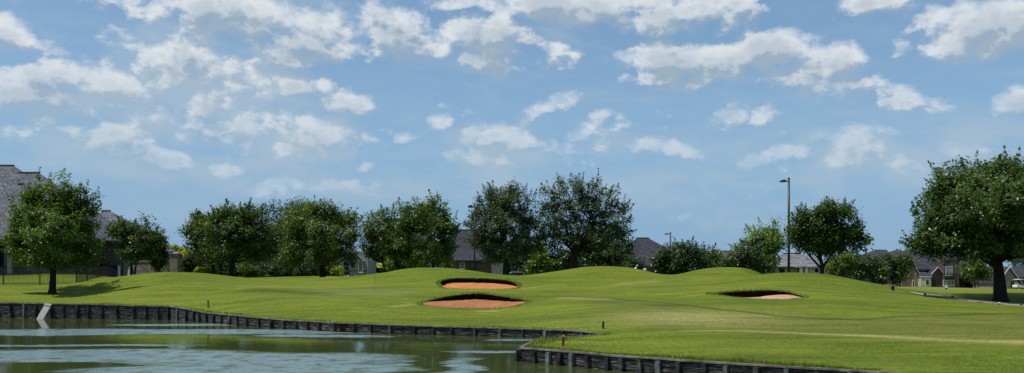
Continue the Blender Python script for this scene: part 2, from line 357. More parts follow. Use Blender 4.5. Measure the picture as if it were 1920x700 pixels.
UPLINE = [(1040,551),(1100,556),(1150,561),(1280,571.5),(1350,580.5),(1450,592),(1540,598),(1610,600),(1680,595),(1800,590.5),(1930,587)]
def build_lawn():
    rng = np.random.default_rng(3)
    pts = []; edges = []
    for ring in [pond]+BUNK:
        s = len(pts); n = len(ring); pts += [tuple(p) for p in ring]
        edges += [(s+i, s+(i+1)%n) for i in range(n)]
    fl_ = np.array([hit(*p) for p in UPLINE[2:]]); fd = dens(fl_, .3, False); ft = np.gradient(fd,axis=0); ft /= np.hypot(ft[:,0],ft[:,1])[:,None]; fn = np.stack([-ft[:,1],ft[:,0]],1)
    lim = np.concatenate([np.array(pts), fd]); extra = np.concatenate([fd+fn*q for q in (-.45,-.15,.0,.15,.45)])
    def grid(x0,x1,y0,y1,st,ex=None):
        X, Y = np.meshgrid(np.arange(x0,x1,st), np.arange(y0,y1,st)); X = X.ravel()+rng.uniform(-.25,.25,X.size)*st; Y = Y.ravel()+rng.uniform(-.25,.25,Y.size)*st
        if ex is not None:
            k = (X < ex[0])|(X > ex[1])|(Y < ex[2])|(Y > ex[3]); X, Y = X[k], Y[k]
        return np.stack([X,Y],1)
    g = [grid(-60,60,20,100,.45), grid(-110,130,-20,190,2.5,(-60,60,20,100)), grid(-600,600,-200,900,22,(-110,130,-20,190))]
    G = np.concatenate(g)
    keep = np.ones(len(G), bool)
    near = (G[:,1] > 0)&(G[:,1] < 100)&(np.abs(G[:,0]) < 62)
    idx = np.where(near)[0]
    for i in range(0, len(idx), 2000):
        q = G[idx[i:i+2000]]; dm = ((q[:,None]-lim[None])**2).sum(-1).min(1); keep[idx[i:i+2000]] &= dm > .2**2
    keep &= ~inside(pond, G[:,0], G[:,1])
    for b in BUNK: keep &= ~inside(b, G[:,0], G[:,1])
    G = G[keep]
    G = np.concatenate([G, extra[~inside(pond, extra[:,0], extra[:,1])]])
    far = [(-2500,-600),(2500,-600),(2500,3000),(-2500,3000),(0,3000),(-2500,900),(2500,900)]
    pts += [tuple(p) for p in G]+far
    v, e, f, *_ = delaunay_2d_cdt([Vector(p) for p in pts], edges, [], 0, 1e-6)
    V = np.array([tuple(p) for p in v]); Fc = np.array([tuple(t) for t in f if len(t) == 3])
    c = V[Fc].mean(1)
    k = ~inside(pond, c[:,0], c[:,1])
    for b in BUNK: k &= ~inside(b, c[:,0], c[:,1])
    Fc = Fc[k]
    X, Y = V[:,0], V[:,1]; Z = HT(X, Y)
    # small natural unevenness
    Z = Z+.02*np.sin(X*.9+1.3*np.sin(Y*.31))*np.sin(Y*.7+.8*np.sin(X*.37))
    # masks painted on the ground itself
    up = [(1040,551),(1100,556),(1150,561),(1280,571.5),(1350,580.5),(1450,592),(1540,598),(1610,600),(1680,595),(1800,590.5),(1930,587)]
    lo = [(1960,642),(1800,634),(1700,630),(1500,621.5),(1300,617.5),(1225,611),(1213,597),(1190,581),(1130,570),(1050,558)]
    up_w = np.array([hit(*p) for p in up]); lo_w = np.array([hit(*p) for p in lo])
    fair = np.concatenate([up_w, [[45,52],[45,30]], lo_w])
    def soft(poly, w):
        d = dist_line(np.vstack([poly, poly[:1]]), X, Y); s = np.where(inside(poly, X, Y), d, -d); return np.clip(s/w*.5+.5, 0, 1)
    a_f = soft(fair, .9)
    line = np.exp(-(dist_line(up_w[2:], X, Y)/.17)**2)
    grn = smooth_closed([hit(*p) for p in [(556,548.5),(600,544.5),(650,542),(700,541.5),(760,544),(800,548),(770,551.5),(735,556),(690,558),(640,556),(590,552.5)]])
    a_g = soft(grn, .8)
    strip = np.array([hit(*p) for p in [(1285,620),(1400,621.5),(1480,624),(1560,627.5),(1640,631),(1700,633.5),(1800,638),(1930,643)]])
    tt = np.clip((X-strip[0,0])/(strip[-1,0]-strip[0,0]), 0, 1)
    a_d = np.exp(-(dist_line(strip, X, Y)/(.25+1.0*tt))**2)
    pc = hit(1250,596); a_d = np.maximum(a_d, .75*np.exp(-(((X-pc[0]-1)/4.2)**2+((Y-pc[1])/3.6)**2)))
    pc = hit(1790,545); a_d = np.maximum(a_d, .9*np.exp(-(((X-58)/22.)**2+((Y-150)/18.)**2)))
    a_d = np.maximum(a_d, .8*np.exp(-(((X-50)/7.)**2+((Y-100)/7.)**2)))
    # low thin streaks of scalped turf on mound C and by the front bunker
    for a, b, w, s in [((735,575),(772,571),.28,.8),((1060,559),(1140,563),.5,.5),((1160,533),(1230,528),.5,.5),((1130,538),(1180,534),.4,.4),((985,541),(1060,534),.35,.5),((905,584),(925,583.6),.3,.9),((450,536),(600,541),.5,.45)]:
        L = np.array([hit(*a), hit(*b)]); a_d = np.maximum(a_d, s*np.exp(-(dist_line(L, X, Y)/w)**2))
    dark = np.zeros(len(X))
    for a, b, w, s in [((480,545),(600,551),1.4,.8),((560,553),(690,555),.6,.5),((1130,566),(1270,574),.5,.5),((1330,548),(1300,549),.6,.3)]:  # first stroke paints the shaded slope of the roll into the grass colour
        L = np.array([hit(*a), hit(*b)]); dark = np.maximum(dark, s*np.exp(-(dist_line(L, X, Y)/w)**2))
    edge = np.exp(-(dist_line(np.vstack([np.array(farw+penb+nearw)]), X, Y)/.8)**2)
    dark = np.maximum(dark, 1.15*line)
    m = N('lawn_grass'); v = m.coord('Object')
    big = m.noise(m.coord('Object',(.6,1,1)), .09, 4, .6); mid = m.noise(m.coord('Object',(.45,1,1)), .7, 5, .65); fine = m.noise(v, 5.5, 4, .75); vf = m.noise(v, 22, 2, .7)
    c = m.ramp(big, [(.3,(.080,.124,.007)),(.5,(.138,.182,.014)),(.7,(.196,.222,.023))])
    c = m.mix(m.mapr(mid,.38,.68,0,.55), c, (.145,.172,.024))
    c = m.mix(m.math('MULTIPLY', m.attr('fairway'), .75), c, m.ramp(mid, [(.3,(.115,.145,.024)),(.7,(.180,.172,.040))]))
    c = m.mix(m.math('MULTIPLY', m.attr('green'), .8), c, (.165,.205,.050))
    c = m.mix(m.math('MULTIPLY', m.attr('dry'), m.mapr(mid,.2,.6,.45,1)), c, (.38,.34,.13))
    c = m.mix(m.math('MULTIPLY', m.attr('edge'), .5), c, (.16,.235,.018))
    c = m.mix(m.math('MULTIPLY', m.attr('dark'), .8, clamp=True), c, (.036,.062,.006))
    st1 = m.noise(m.coord('Object',(.10,.75,1),(0,0,.12)), 1.0, 5, .7); st2 = m.noise(m.coord('Object',(.35,2.6,1),(0,0,-.06)), 1.0, 4, .7)
    c = m.mix(1.0, c, m.ramp(st1, [(.32,(.68,.74,.62)),(.5,(1,1,1)),(.68,(1.34,1.26,1.3))]), 'MULTIPLY')
    c = m.mix(1.0, c, m.ramp(st2, [(.32,(.76,.80,.72)),(.68,(1.24,1.2,1.2))]), 'MULTIPLY')
    c = m.mix(1.0, c, m.ramp(fine, [(.25,(.45,.5,.42)),(.5,(.98,.98,.98)),(.75,(1.5,1.44,1.45))]), 'MULTIPLY')
    c = m.mix(1.0, c, m.ramp(vf, [(.3,(.7,.72,.7)),(.7,(1.28,1.26,1.25))]), 'MULTIPLY')
    h = m.math('ADD', m.math('MULTIPLY', fine, 1.0), m.math('MULTIPLY', vf, .5))
    p = m.pbr(c, .9, .12, m.bump(h, .9, .12))
    p.inputs['Sheen Weight'].default_value = .0
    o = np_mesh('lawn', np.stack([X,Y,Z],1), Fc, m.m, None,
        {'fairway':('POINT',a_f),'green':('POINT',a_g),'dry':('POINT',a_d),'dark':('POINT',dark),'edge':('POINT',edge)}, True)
    tag(o, 'mown green golf course grass rolling in mounds behind the pond', kind='structure')
    me = o.data   # make sure normals point up
    if len(me.polygons) and me.polygons[0].normal.z < 0: me.flip_normals()
    return o
lawn = build_lawn()

# ------------------------------------------------------------------ bunkers
def sand_mat(name, a, b, c3):
    m = N(name); v = m.coord('Object'); f = m.noise(v, 1.1, 6, .65); g = m.noise(v, 9, 3, .7)
    c = m.ramp(f, [(.3,a),(.55,b),(.75,c3)])
    c = m.mix(1.0, c, m.ramp(g, [(.3,(.75,.75,.75)),(.7,(1.2,1.2,1.2))]), 'MULTIPLY')
    m.pbr(c, .95, .1, m.bump(m.math('ADD', f, m.math('MULTIPLY', g, .4)), .8, .12)); return m.m
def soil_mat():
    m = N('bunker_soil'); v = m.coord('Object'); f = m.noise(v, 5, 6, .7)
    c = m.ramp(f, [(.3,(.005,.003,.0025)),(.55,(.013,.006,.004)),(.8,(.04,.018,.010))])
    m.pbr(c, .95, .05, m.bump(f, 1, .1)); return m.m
M_SOIL = soil_mat()
GB = []   # grass blades: base xyz, direction xyz, width, tint
def blade(p, d, w, t): GB.append((p[0],p[1],p[2],d[0],d[1],d[2],w,t))
rg = random.Random(11)
def bunker(ring, label, lipH, sand, dirz=0.0, lift=0.0):
    n = len(ring); c = ring.mean(0); zt = HT(ring[:,0], ring[:,1])
    root = empty('sand_bunker', (c[0], c[1], H1(c[0], c[1])-.3)); tag(root, label, 'bunker', 'sand bunkers in the mown slopes')
    ox, oy, oz = root.location
    ang = np.arctan2(ring[:,1]-c[1], ring[:,0]-c[0])
    ymin, ymax = ring[:,1].min(), ring[:,1].max(); t = (ring[:,1]-ymin)/(ymax-ymin)
    jag = np.array([.75+.5*abs(math.sin(i*1.7)+.6*math.sin(i*.63+1))*.6 for i in range(n)])
    lip = lipH(t, (ring[:,0]-c[0])/(np.ptp(ring[:,0])/2))*(.85+.15*jag)
    # sand
    und = np.stack([ring[:,0]-c[0], ring[:,1]-c[1]],1); L = np.hypot(und[:,0],und[:,1])[:,None]; und = und/L
    base = ring+und*.22*np.clip(lip/.3,0,1)[:,None]
    zs = zt-lip-.015
    vs = []; fs = []; R = 9
    zc = zs[t < .5].mean()*.55+zs[t >= .5].mean()*.45-.05
    for k in range(R+1):
        s = 1-k/R*.98
        for i in range(n):
            p = c+(base[i]-c)*s
            z = zs[i]*s**1.15+zc*(1-s**1.15)
            z += .03*math.sin(p[0]*3.1+p[1]*1.7)*math.sin(p[1]*2.6-p[0])*(1-s)*2
            vs.append((p[0]-ox, p[1]-oy, z-oz))
    for k in range(R):
        for i in range(n): j=(i+1)%n; fs.append((k*n+i, k*n+j, (k+1)*n+j, (k+1)*n+i))
    fs.append(tuple(R*n+i for i in range(n)))
    MB().add(vs, fs).build('sand', sand, root, True)
    # soil face under the lip
    vs = []; fs = []; K = 4
    for k in range(K+1):
        s = k/K
        for i in range(n):
            p = ring[i]*(1-s)+base[i]*s; w = .05*math.sin(i*2.1+k*1.3)*(1 if 0<k<K else 0)*min(1,lip[i]/.2)
            vs.append((p[0]+und[i,0]*w-ox, p[1]+und[i,1]*w-oy, zt[i]-.01-(lip[i]+.06)*s-oz))
    for k in range(K):
        for i in range(n): j=(i+1)%n; fs.append((k*n+j, k*n+i, (k+1)*n+i, (k+1)*n+j))
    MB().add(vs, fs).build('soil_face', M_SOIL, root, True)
    # ragged turf hanging over the lip
    for i in range(n):
        for _ in range(22):
            f = rg.random(); p = ring[i]*(1-f)+ring[(i+1)%n]*f; z = zt[i]*(1-f)+zt[(i+1)%n]*f
            o_ = rg.uniform(-.03,.35); q = p+und[i]*o_
            hh = rg.uniform(.03,.11) if lip[i] < .1 else rg.uniform(.05,.19)
            if lip[i] > .12 and rg.random() < .5:
                blade((p[0]-und[i,0]*.02,p[1]-und[i,1]*.02,z+.02), (-und[i,0]*.06+rg.gauss(0,.03), -und[i,1]*.06, -rg.uniform(.04,.16)), .03, rg.random()*.35)
            else: blade((q[0],q[1],z-.01), (rg.gauss(0,.03)-und[i,0]*.02, rg.gauss(0,.03)-und[i,1]*.02, hh), .025, rg.random())
    return root
SAND_R = sand_mat('red_sand', (.235,.092,.040),(.31,.135,.058),(.38,.20,.10))
SAND_O = sand_mat('orange_sand', (.36,.138,.046),(.43,.178,.060),(.47,.235,.095))
SAND_P = sand_mat('pale_sand', (.33,.19,.11),(.44,.28,.18),(.52,.36,.25))
def lipA(t, u): return np.clip((t-.38)/.3,0,1)*(.40*np.clip(1.06-u*u,0.1,1))+.02
def lipB(t, u): return np.clip((t-.45)/.25,0,1)*.36+.10*np.clip((-u-.85)/.1,0,1)+.02
def lipC(t, u): return np.clip((t-.30)/.3,0,1)*((.52-.22*np.clip(u+.15,0,1))*np.clip(1.05-(u*.95)**2,0.05,1))+.06*np.clip(-u,0,1)+.02
bunker(BUNK[0], 'reddish brown sand bunker nearest the pond, dark ragged lip behind', lipA, SAND_R)
bunker(BUNK[1], 'bright orange sand bunker cut into the mound behind the front bunker', lipB, SAND_O)
bunker(BUNK[2], 'narrow bunker with deep black lip and little pale sand on right mound', lipC, SAND_P)
# ------------------------------------------------------------------ pond water, banks and walls
def water():
    m = N('pond_water'); v = m.coord('Object')
    tc = m.n('ShaderNodeTexCoord'); obj = tc.outputs['Object']
    # wind-ruffled patches (world positions) among calm water
    warp = m.n('ShaderNodeTexNoise'); warp.inputs['Scale'].default_value = .16; warp.inputs['Detail'].default_value = 4; m.l(m.coord('Object',(1,2.2,1)), warp.inputs['Vector'])
    vm = m.n('ShaderNodeVectorMath', operation='MULTIPLY_ADD'); m.l(warp.outputs['Color'], vm.inputs[0]); vm.inputs[1].default_value = (6,2.2,0); 
    sub = m.n('ShaderNodeVectorMath', operation='SUBTRACT'); m.l(obj, sub.inputs[0]); sub.inputs[1].default_value = (3,1.1,0); m.l(sub.outputs[0], vm.inputs[2])
    acc = None
    for (px, py, hw, dd, rot, s) in RUFFLE:
        d = F*CAMZ/(py-HY); mp = m.n('ShaderNodeMapping', vector_type='TEXTURE')
        mp.inputs['Location'].default_value = (wx(px,d), d, 0); mp.inputs['Rotation'].default_value = (0,0,rot); mp.inputs['Scale'].default_value = (hw*d/F, dd, 1)
        m.l(vm.outputs[0], mp.inputs['Vector'])
        dt = m.n('ShaderNodeVectorMath', operation='DOT_PRODUCT'); m.l(mp.outputs[0], dt.inputs[0]); m.l(mp.outputs[0], dt.inputs[1])
        q = m.math('MULTIPLY_ADD', dt.outputs['Value'], -s, s)
        acc = q if acc is None else m.math('MAXIMUM', acc, q)
    ruff = m.mapr(acc, -.30, .48)
    nz = m.noise(m.coord('Object',(.35,1.6,1)), .8, 4, .6)
    ruff = m.math('MULTIPLY', ruff, m.mapr(nz,.18,.5,.55,1), clamp=True)
    rp = m.noise(m.coord('Object',(.8,.75,1)), 1.7, 4, .7); ruff = m.math('MULTIPLY', ruff, m.mapr(rp,.36,.55,.15,1), clamp=True)
    w1 = m.noise(m.coord('Object',(1,1.5,1)), 3.2, 3, .6); w2 = m.noise(m.coord('Object',(1,1.8,1)), 11, 3, .6); w3 = m.noise(m.coord('Object',(.25,1,1)), .9, 2, .5)
    h = m.math('ADD', m.math('MULTIPLY', w1, .55), m.math('MULTIPLY', w2, .22))
    b1 = m.n('ShaderNodeBump'); b1.inputs['Strength'].default_value = 1.0
    b1.inputs['Distance'].default_value = .11
    hh = m.math('MULTIPLY', h, ruff)
    hs = m.math('ADD', hh, m.math('MULTIPLY', m.math('ADD', m.math('MULTIPLY', w3, .065), m.math('MULTIPLY', w1, .012)), 1.0))
    m.l(hs, b1.inputs['Height'])
    fr = m.n('ShaderNodeFresnel'); fr.inputs['IOR'].default_value = 1.33; m.l(b1.outputs[0], fr.inputs['Normal'])
    g = m.n('ShaderNodeBsdfGlossy'); g.inputs['Color'].default_value = (.90,.98,.93,1); m.l(b1.outputs[0], g.inputs['Normal'])
    rr = m.math('MULTIPLY_ADD', ruff, .10, .02); m.l(rr, g.inputs['Roughness'])
    d = m.n('ShaderNodeBsdfDiffuse'); m.l(m.mix(ruff,(.045,.058,.018),(.24,.34,.335)), d.inputs['Color'])  # pale diffuse on ruffled bands stands in for reflected sky and sun glint
    mx = m.n('ShaderNodeMixShader'); m.l(m.math('MAXIMUM', m.math('MULTIPLY_ADD', fr.outputs[0], .9, .04, clamp=True), m.math('MULTIPLY', ruff, .74)), mx.inputs[0])
    m.l(d.outputs[0], mx.inputs[1]); m.l(g.outputs[0], mx.inputs[2]); m.l(mx.outputs[0], m.out.inputs['Surface'])
    ring = pond; me = MB()
    xs = [(x, y, 0) for x, y in [(-75,2),(40,2),(40,66),(-75,66)]]
    o = me.poly(xs).build('pond_water', m.m); tag(o, 'pond water with calm green reflections and pale wind-ruffled bands', kind='structure')
# (px, py, half width px, half depth m, rot, strength)
RUFFLE = [(330,621.5,430,2.1,-.045,1.0),(620,630,120,1.0,-.1,.8),(340,609.3,130,.9,-.02,.8),(90,624,170,2.2,0,.7),
          (170,666,420,2.6,-.02,1.1),(470,672,260,2.8,-.05,.9),(420,694,300,1.3,0,1.0),(690,694,42,3.4,0,.55),(860,690,40,3.2,0,.5),(960,660,110,.35,-.1,.55),(600,690,160,1.6,0,.75),(130,648,220,.5,0,.55),(950,638,60,.5,-.05,.9)]
water()

def bank():
    n = len(pond); z = HT(pond[:,0], pond[:,1]); c = pond
    vs = [(c[i,0], c[i,1], z[i]-.01) for i in range(n)]+[(c[i,0], c[i,1], -.4) for i in range(n)]
    fs = [(i, (i+1)%n, (i+1)%n+n, i+n) for i in range(n)]
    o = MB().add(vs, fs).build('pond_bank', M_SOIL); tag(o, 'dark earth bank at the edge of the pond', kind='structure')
bank()

def timber(name, lo, mid, hi, sy=14):
    m = N(name); v = m.coord('Object', (1.3,1.3,sy)); f = m.noise(v, 1.6, 6, .75); g = m.noise(m.coord('Object'), 1.9, 4, .65)
    c = m.ramp(f, [(.38,lo),(.53,mid),(.70,hi)])
    c = m.mix(m.mapr(g,.58,.78,0,.55), c, (.10,.105,.06))
    m.pbr(c, .85, .15, m.bump(f, .8, .04)); return m.m
M_PANEL = timber('wet_timber', (.004,.004,.0045),(.035,.034,.033),(.26,.245,.21))
M_POST = timber('post_timber', (.006,.006,.006),(.03,.03,.029),(.12,.12,.11), 1.2)
M_POSTL = timber('grey_post_timber', (.045,.052,.05),(.10,.115,.11),(.2,.21,.2), 1.2)
M_CAP = timber('cap_timber', (.06,.054,.042),(.15,.138,.108),(.26,.24,.195), 1)
def wall(label, line, step, panel_up, flip=1, seed=1, corner=None):
    r = random.Random(seed); pts = dens(line, .05, False)
    s = np.concatenate([[0], np.cumsum(np.hypot(*np.diff(pts, axis=0).T))])
    c = pts.mean(0); root = empty('retaining_wall', (pts[0,0], pts[0,1], 0)); tag(root, label, 'retaining wall', 'timber retaining walls round the pond')
    ox, oy = pts[0]
    def at(q):
        x = np.interp(q, s, pts[:,0]); y = np.interp(q, s, pts[:,1]); e_ = .02 if corner else .2; a = np.array([np.interp(q+e_,s,pts[:,0])-np.interp(q-e_,s,pts[:,0]), np.interp(q+e_,s,pts[:,1])-np.interp(q-e_,s,pts[:,1])])
        a = a/np.hypot(*a); nrm = np.array([a[1], -a[0]])*flip
        return x, y, a, nrm
    if corner: sc_ = s[np.argmin(np.hypot(pts[:,0]-corner[0], pts[:,1]-corner[1]))]
    cap = MB(); pan = MB(); q = 0.0; posts = []
    while q < s[-1]-.25:
        st = step(q)*r.choice((r.uniform(.85,1.2),r.uniform(.7,1.3))); posts.append(q); q2 = min(q+st, s[-1])
        if corner and q < sc_-.01 and q2 > sc_-.2: q2 = sc_
        x0,y0,a0,n0 = at(q); x1,y1,a1,n1 = at(q2); z0 = H1(x0,y0); z1 = H1(x1,y1)
        P0 = np.array([x0-ox,y0-oy]); P1 = np.array([x1-ox,y1-oy])
        # three horizontal boards, each set a little proud or back
        zb = -.35; nb = 4
        for b in range(nb):
            f0 = b/nb; f1 = (b+1)/nb; off = .05+r.uniform(-.012,.014); e = P0+n0*off; g = P1+n1*off
            g0 = .012
            vs = []
            for P, nn, z in ((P0,n0,z0),(P1,n1,z1)):
                h = z-zb-.03
                for o_ in (.004, off): 
                    for ff, gg in ((f0, g0), (f1, -g0)): vs.append((P[0]+nn[0]*o_, P[1]+nn[1]*o_, zb+h*ff+gg))
            pan.add(vs, [(2,3,7,6),(3,1,5,7),(0,2,6,4),(0,1,3,2),(4,6,7,5),(1,0,4,5)])
        vs = []
        for P, nn, z in ((P0,n0,z0),(P1,n1,z1)):
            zz = z+.006+r.uniform(0,.015)
            for o_, dz in ((-.05,-.025),(.105,-.025),(.105,.028),(-.05,.028)): vs.append((P[0]+nn[0]*o_, P[1]+nn[1]*o_, zz+dz))
        cap.add(vs, [(0,1,2,3),(7,6,5,4),(0,4,5,1),(1,5,6,2),(2,6,7,3),(3,7,4,0)])
        q = q2
    pan.build('board_panel', M_PANEL, root); cap.build('cap_rail', M_CAP, root)
    vis = []
    for q in posts:
        x,y,a,nn = at(q); px = CX+F*x/max(y,1)
        if -60 < px < 1990: vis.append(q)
    if len(vis) > 98: vis = vis[:98]
    for q in vis:
        x,y,a,nn = at(q); z = H1(x,y); w = r.uniform(.11,.16); d = r.uniform(.10,.15); lean = r.uniform(-.03,.03)
        P = np.array([x-ox,y-oy])+nn*.078; mb = MB(); vs = []
        for zz, sh in ((-.5,0),(z-.03+r.uniform(-.03,.0),lean)):
            for u, v_ in ((-w/2,0),(w/2,0),(w/2,d),(-w/2,d)): vs.append((P[0]+a[0]*(u+sh)+nn[0]*v_, P[1]+a[1]*(u+sh)+nn[1]*v_, zz))
        mb.add(vs, [(0,1,2,3),(7,6,5,4),(0,4,5,1),(1,5,6,2),(2,6,7,3),(3,7,4,0)])
        mb.build('post', M_POSTL if r.random() < panel_up else M_POST, root)
wall('long dark timber retaining wall along the far side of the pond', [(-52,50)]+farw, lambda q: 1.0 if q < 46 else 1.06, .14, 1, 4)
wall('low dark timber retaining wall around the near grass point at right', penb+nearw, lambda q: .62 if q < 14 else .9, .25, 1, 9, nearw[0])

# rough grass along the water, thick tufts at the near point
def fringe(line, dens_m, hlo, hhi, depth, side):
    pts = dens(line, .02, False); L = np.hypot(*np.diff(pts,axis=0).T).sum()
    k = int(L*dens_m); idx = np.sort(np.random.default_rng(5).integers(1, len(pts)-1, k))
    tx = pts[np.minimum(idx+1,len(pts)-1)]-pts[idx-1]; tx /= np.hypot(tx[:,0],tx[:,1])[:,None]; nn = np.stack([-tx[:,1], tx[:,0]],1)*side
    off = np.array([abs(rg.gauss(0,depth)) for _ in range(k)])+.03; P = pts[idx]+nn*off[:,None]; Z = HT(P[:,0],P[:,1])
    cl = .35+.65*np.abs(np.sin(P[:,0]*1.1+np.sin(P[:,1]*2.3))*np.sin(P[:,0]*.37+2))
    for i in range(k):
        h = rg.uniform(hlo,hhi)*cl[i]*(1-.6*min(1,off[i]/(depth*3))); l = h*.45
        blade((P[i,0],P[i,1],Z[i]-.01),(rg.gauss(0,l)-nn[i,0]*l*.5,rg.gauss(0,l)-nn[i,1]*l*.5,h),.016+.008*P[i,1]/30,rg.random())
fringe(farw, 90, .05, .22, .35, 1)
fringe(penb, 150, .08, .32, .35, 1)
fringe(nearw[:9], 420, .06, .26, .4, 1)
# sparse longer blades through the nearer turf
_r = np.random.default_rng(8); k = 60000
yy = 22+24*_r.random(k)**1.5; xx = (_r.random(k)*1.75-.7)*yy*.62
ok = ~inside(pond, xx, yy); xx, yy = xx[ok], yy[ok]; zz = HT(xx, yy)
for x, y, z, h, a, t in zip(xx, yy, zz, _r.uniform(.010,.030,len(xx))*np.clip((46-yy)/8,0.2,1), _r.normal(0,1,(len(xx),2)), _r.random(len(xx))):
    blade((x,y,z-.008),(a[0]*h*.6,a[1]*h*.6,h),.022,.2+.5*t)
def build_blades():
    A = np.array(GB); p = A[:,:3]; d = A[:,3:6]; w = A[:,6:7]; n = len(A)
    side = np.stack([np.ones(n), np.zeros(n), np.zeros(n)],1)+np.random.default_rng(2).normal(0,.4,(n,3))*[1,1,0]; side /= np.linalg.norm(side,axis=1)[:,None]
    V = np.stack([p-side*w/2, p+side*w/2, p+d*.6+side*w*.35+[0,0,0], p+d],1).reshape(-1,3)
    i = np.arange(n)*4; Fq = np.stack([i,i+1,i+2,i+3],1)
    o = np_mesh('grass', V, Fq, leaf_mat('grass_blades',(.075,.115,.008),(.14,.195,.016),(.22,.26,.035),.35), None, {'tint':('FACE',A[:,7])})
    tag(o, 'longer green grass blades along the wall tops and bunker edges', 'grass', kind='stuff')
# ------------------------------------------------------------------ trees
LM = dict(
 oak  = leaf_mat('oak_leaves',(0.0226,0.0438,0.0086),(0.0679,0.1111,0.0200),(0.1602,0.2104,0.0400)),
 dark = leaf_mat('dark_leaves',(0.0189,0.0354,0.0143),(0.0528,0.0842,0.0286),(0.1169,0.1549,0.0543)),
 cool = leaf_mat('cool_leaves',(0.0244,0.0421,0.0172),(0.0716,0.1010,0.0386),(0.1602,0.1936,0.0786)),
 mid  = leaf_mat('mid_leaves',(0.0339,0.0673,0.0100),(0.1093,0.1718,0.0257),(0.2356,0.3030,0.0501)),
 olive= leaf_mat('olive_leaves',(.036,.062,.010),(.115,.160,.026),(.21,.255,.056)),
 bright=leaf_mat('bright_leaves',(0.0565,0.1010,0.0143),(0.1602,0.2441,0.0372),(0.3016,0.3872,0.0658)),
 yellow=leaf_mat('yellow_leaves',(0.1320,0.1684,0.0143),(0.3393,0.3788,0.0286),(0.5278,0.5219,0.0501)),
 brown= leaf_mat('bronze_leaves',(.024,.044,.009),(.078,.112,.022),(.15,.185,.042)))
def crown_mesh(name, parent, origin, lobes, clumps, clump_r, per, leaf, mat, rng, shell=.42, spike=.35, spike_len=.9, flat=.8, zmin=None, up=.5, pal=(0,1)):
    C_ = []; Rn = []
    vol = np.array([(r[0]*r[1]*r[2])**(2/3) for c,r in lobes]); share = vol/vol.sum()
    for (c, r), s in zip(lobes, share):
        k = max(3, int(round(clumps*s))); d = rng.normal(size=(k,3)); d /= np.linalg.norm(d,axis=1)[:,None]
        rad = rng.random(k)**shell*(1+.16*rng.normal(size=k)).clip(.6,1.25)
        C_.append(c+d*rad[:,None]*np.maximum(np.array(r)*1.04-clump_r*.30,.1)); Rn.append(rad)
    Cc = np.concatenate(C_); rad = np.concatenate(Rn)
    if zmin is not None:
        k = Cc[:,2] > zmin+rng.random(len(Cc))*.5; Cc, rad = Cc[k], rad[k]
    mid = np.average([c for c,r in lobes], axis=0, weights=vol); mid[2] -= .15*max(r[2] for c,r in lobes)
    out = Cc-mid; out /= np.maximum(np.linalg.norm(out,axis=1),1e-6)[:,None]
    n = len(Cc); cs = clump_r*rng.uniform(.55,1.3,n); ct = rng.normal(0,.5,n)
    cnt = np.maximum(4,(per*(cs/clump_r)**2*rng.uniform(.6,1.3,n)).astype(int)); ix = np.repeat(np.arange(n),cnt)
    P = Cc[ix]+rng.normal(size=(len(ix),3))*cs[ix][:,None]*np.array([.55,.55,.55*flat])
    T = .46+.25*ct[ix]+.09*rng.normal(size=len(ix)); O = out[ix]
    sp = np.where((rng.random(n) < spike)&(rad > .62))[0]
    if len(sp):
        m_ = 26; ii = np.repeat(sp,m_); dirs = out[sp]*.75+np.array([0,0,up])+rng.normal(size=(len(sp),3))*.3; dirs /= np.linalg.norm(dirs,axis=1)[:,None]
        ln = spike_len*rng.uniform(.5,1.3,len(sp)); tt = rng.random(len(ii)); di = np.repeat(dirs,m_,0); li = np.repeat(ln,m_)
        P2 = Cc[ii]+di*(tt*li)[:,None]+di*cs[ii][:,None]*.5+rng.normal(size=(len(ii),3))*(.13*spike_len*(1.15-tt))[:,None]
        P = np.concatenate([P,P2]); T = np.concatenate([T,.5+.16*ct[ii]+.09*rng.normal(size=len(ii))]); O = np.concatenate([O,di])
    m_ = len(P); nr = O*.40+np.array([0,0,.55])+rng.normal(size=(m_,3))*.38; nr /= np.linalg.norm(nr,axis=1)[:,None]
    a = np.cross(nr, rng.normal(size=(m_,3))); a /= np.linalg.norm(a,axis=1)[:,None]; b = np.cross(nr,a)
    L = (leaf*rng.uniform(.65,1.35,m_))[:,None]; a = a*L*.62; b = b*L*.36
    V = np.stack([P-a, P-b+nr*L*.08, P+a, P+b+nr*L*.08],1).reshape(-1,3)-origin
    i = np.arange(m_)*4
    T = pal[0]+(pal[1]-pal[0])*np.clip(T,0,1)
    np_mesh(name, V, np.stack([i,i+1,i+2,i+3],1), mat, parent, {'tint':('FACE',T)})
    return Cc
def bez(a, b, c, n=7): return [tuple((1-t)**2*np.array(a)+2*t*(1-t)*np.array(b)+t*t*np.array(c)) for t in np.linspace(0,1,n)]
NTREE = [0]
TREES = dict(dist=0)
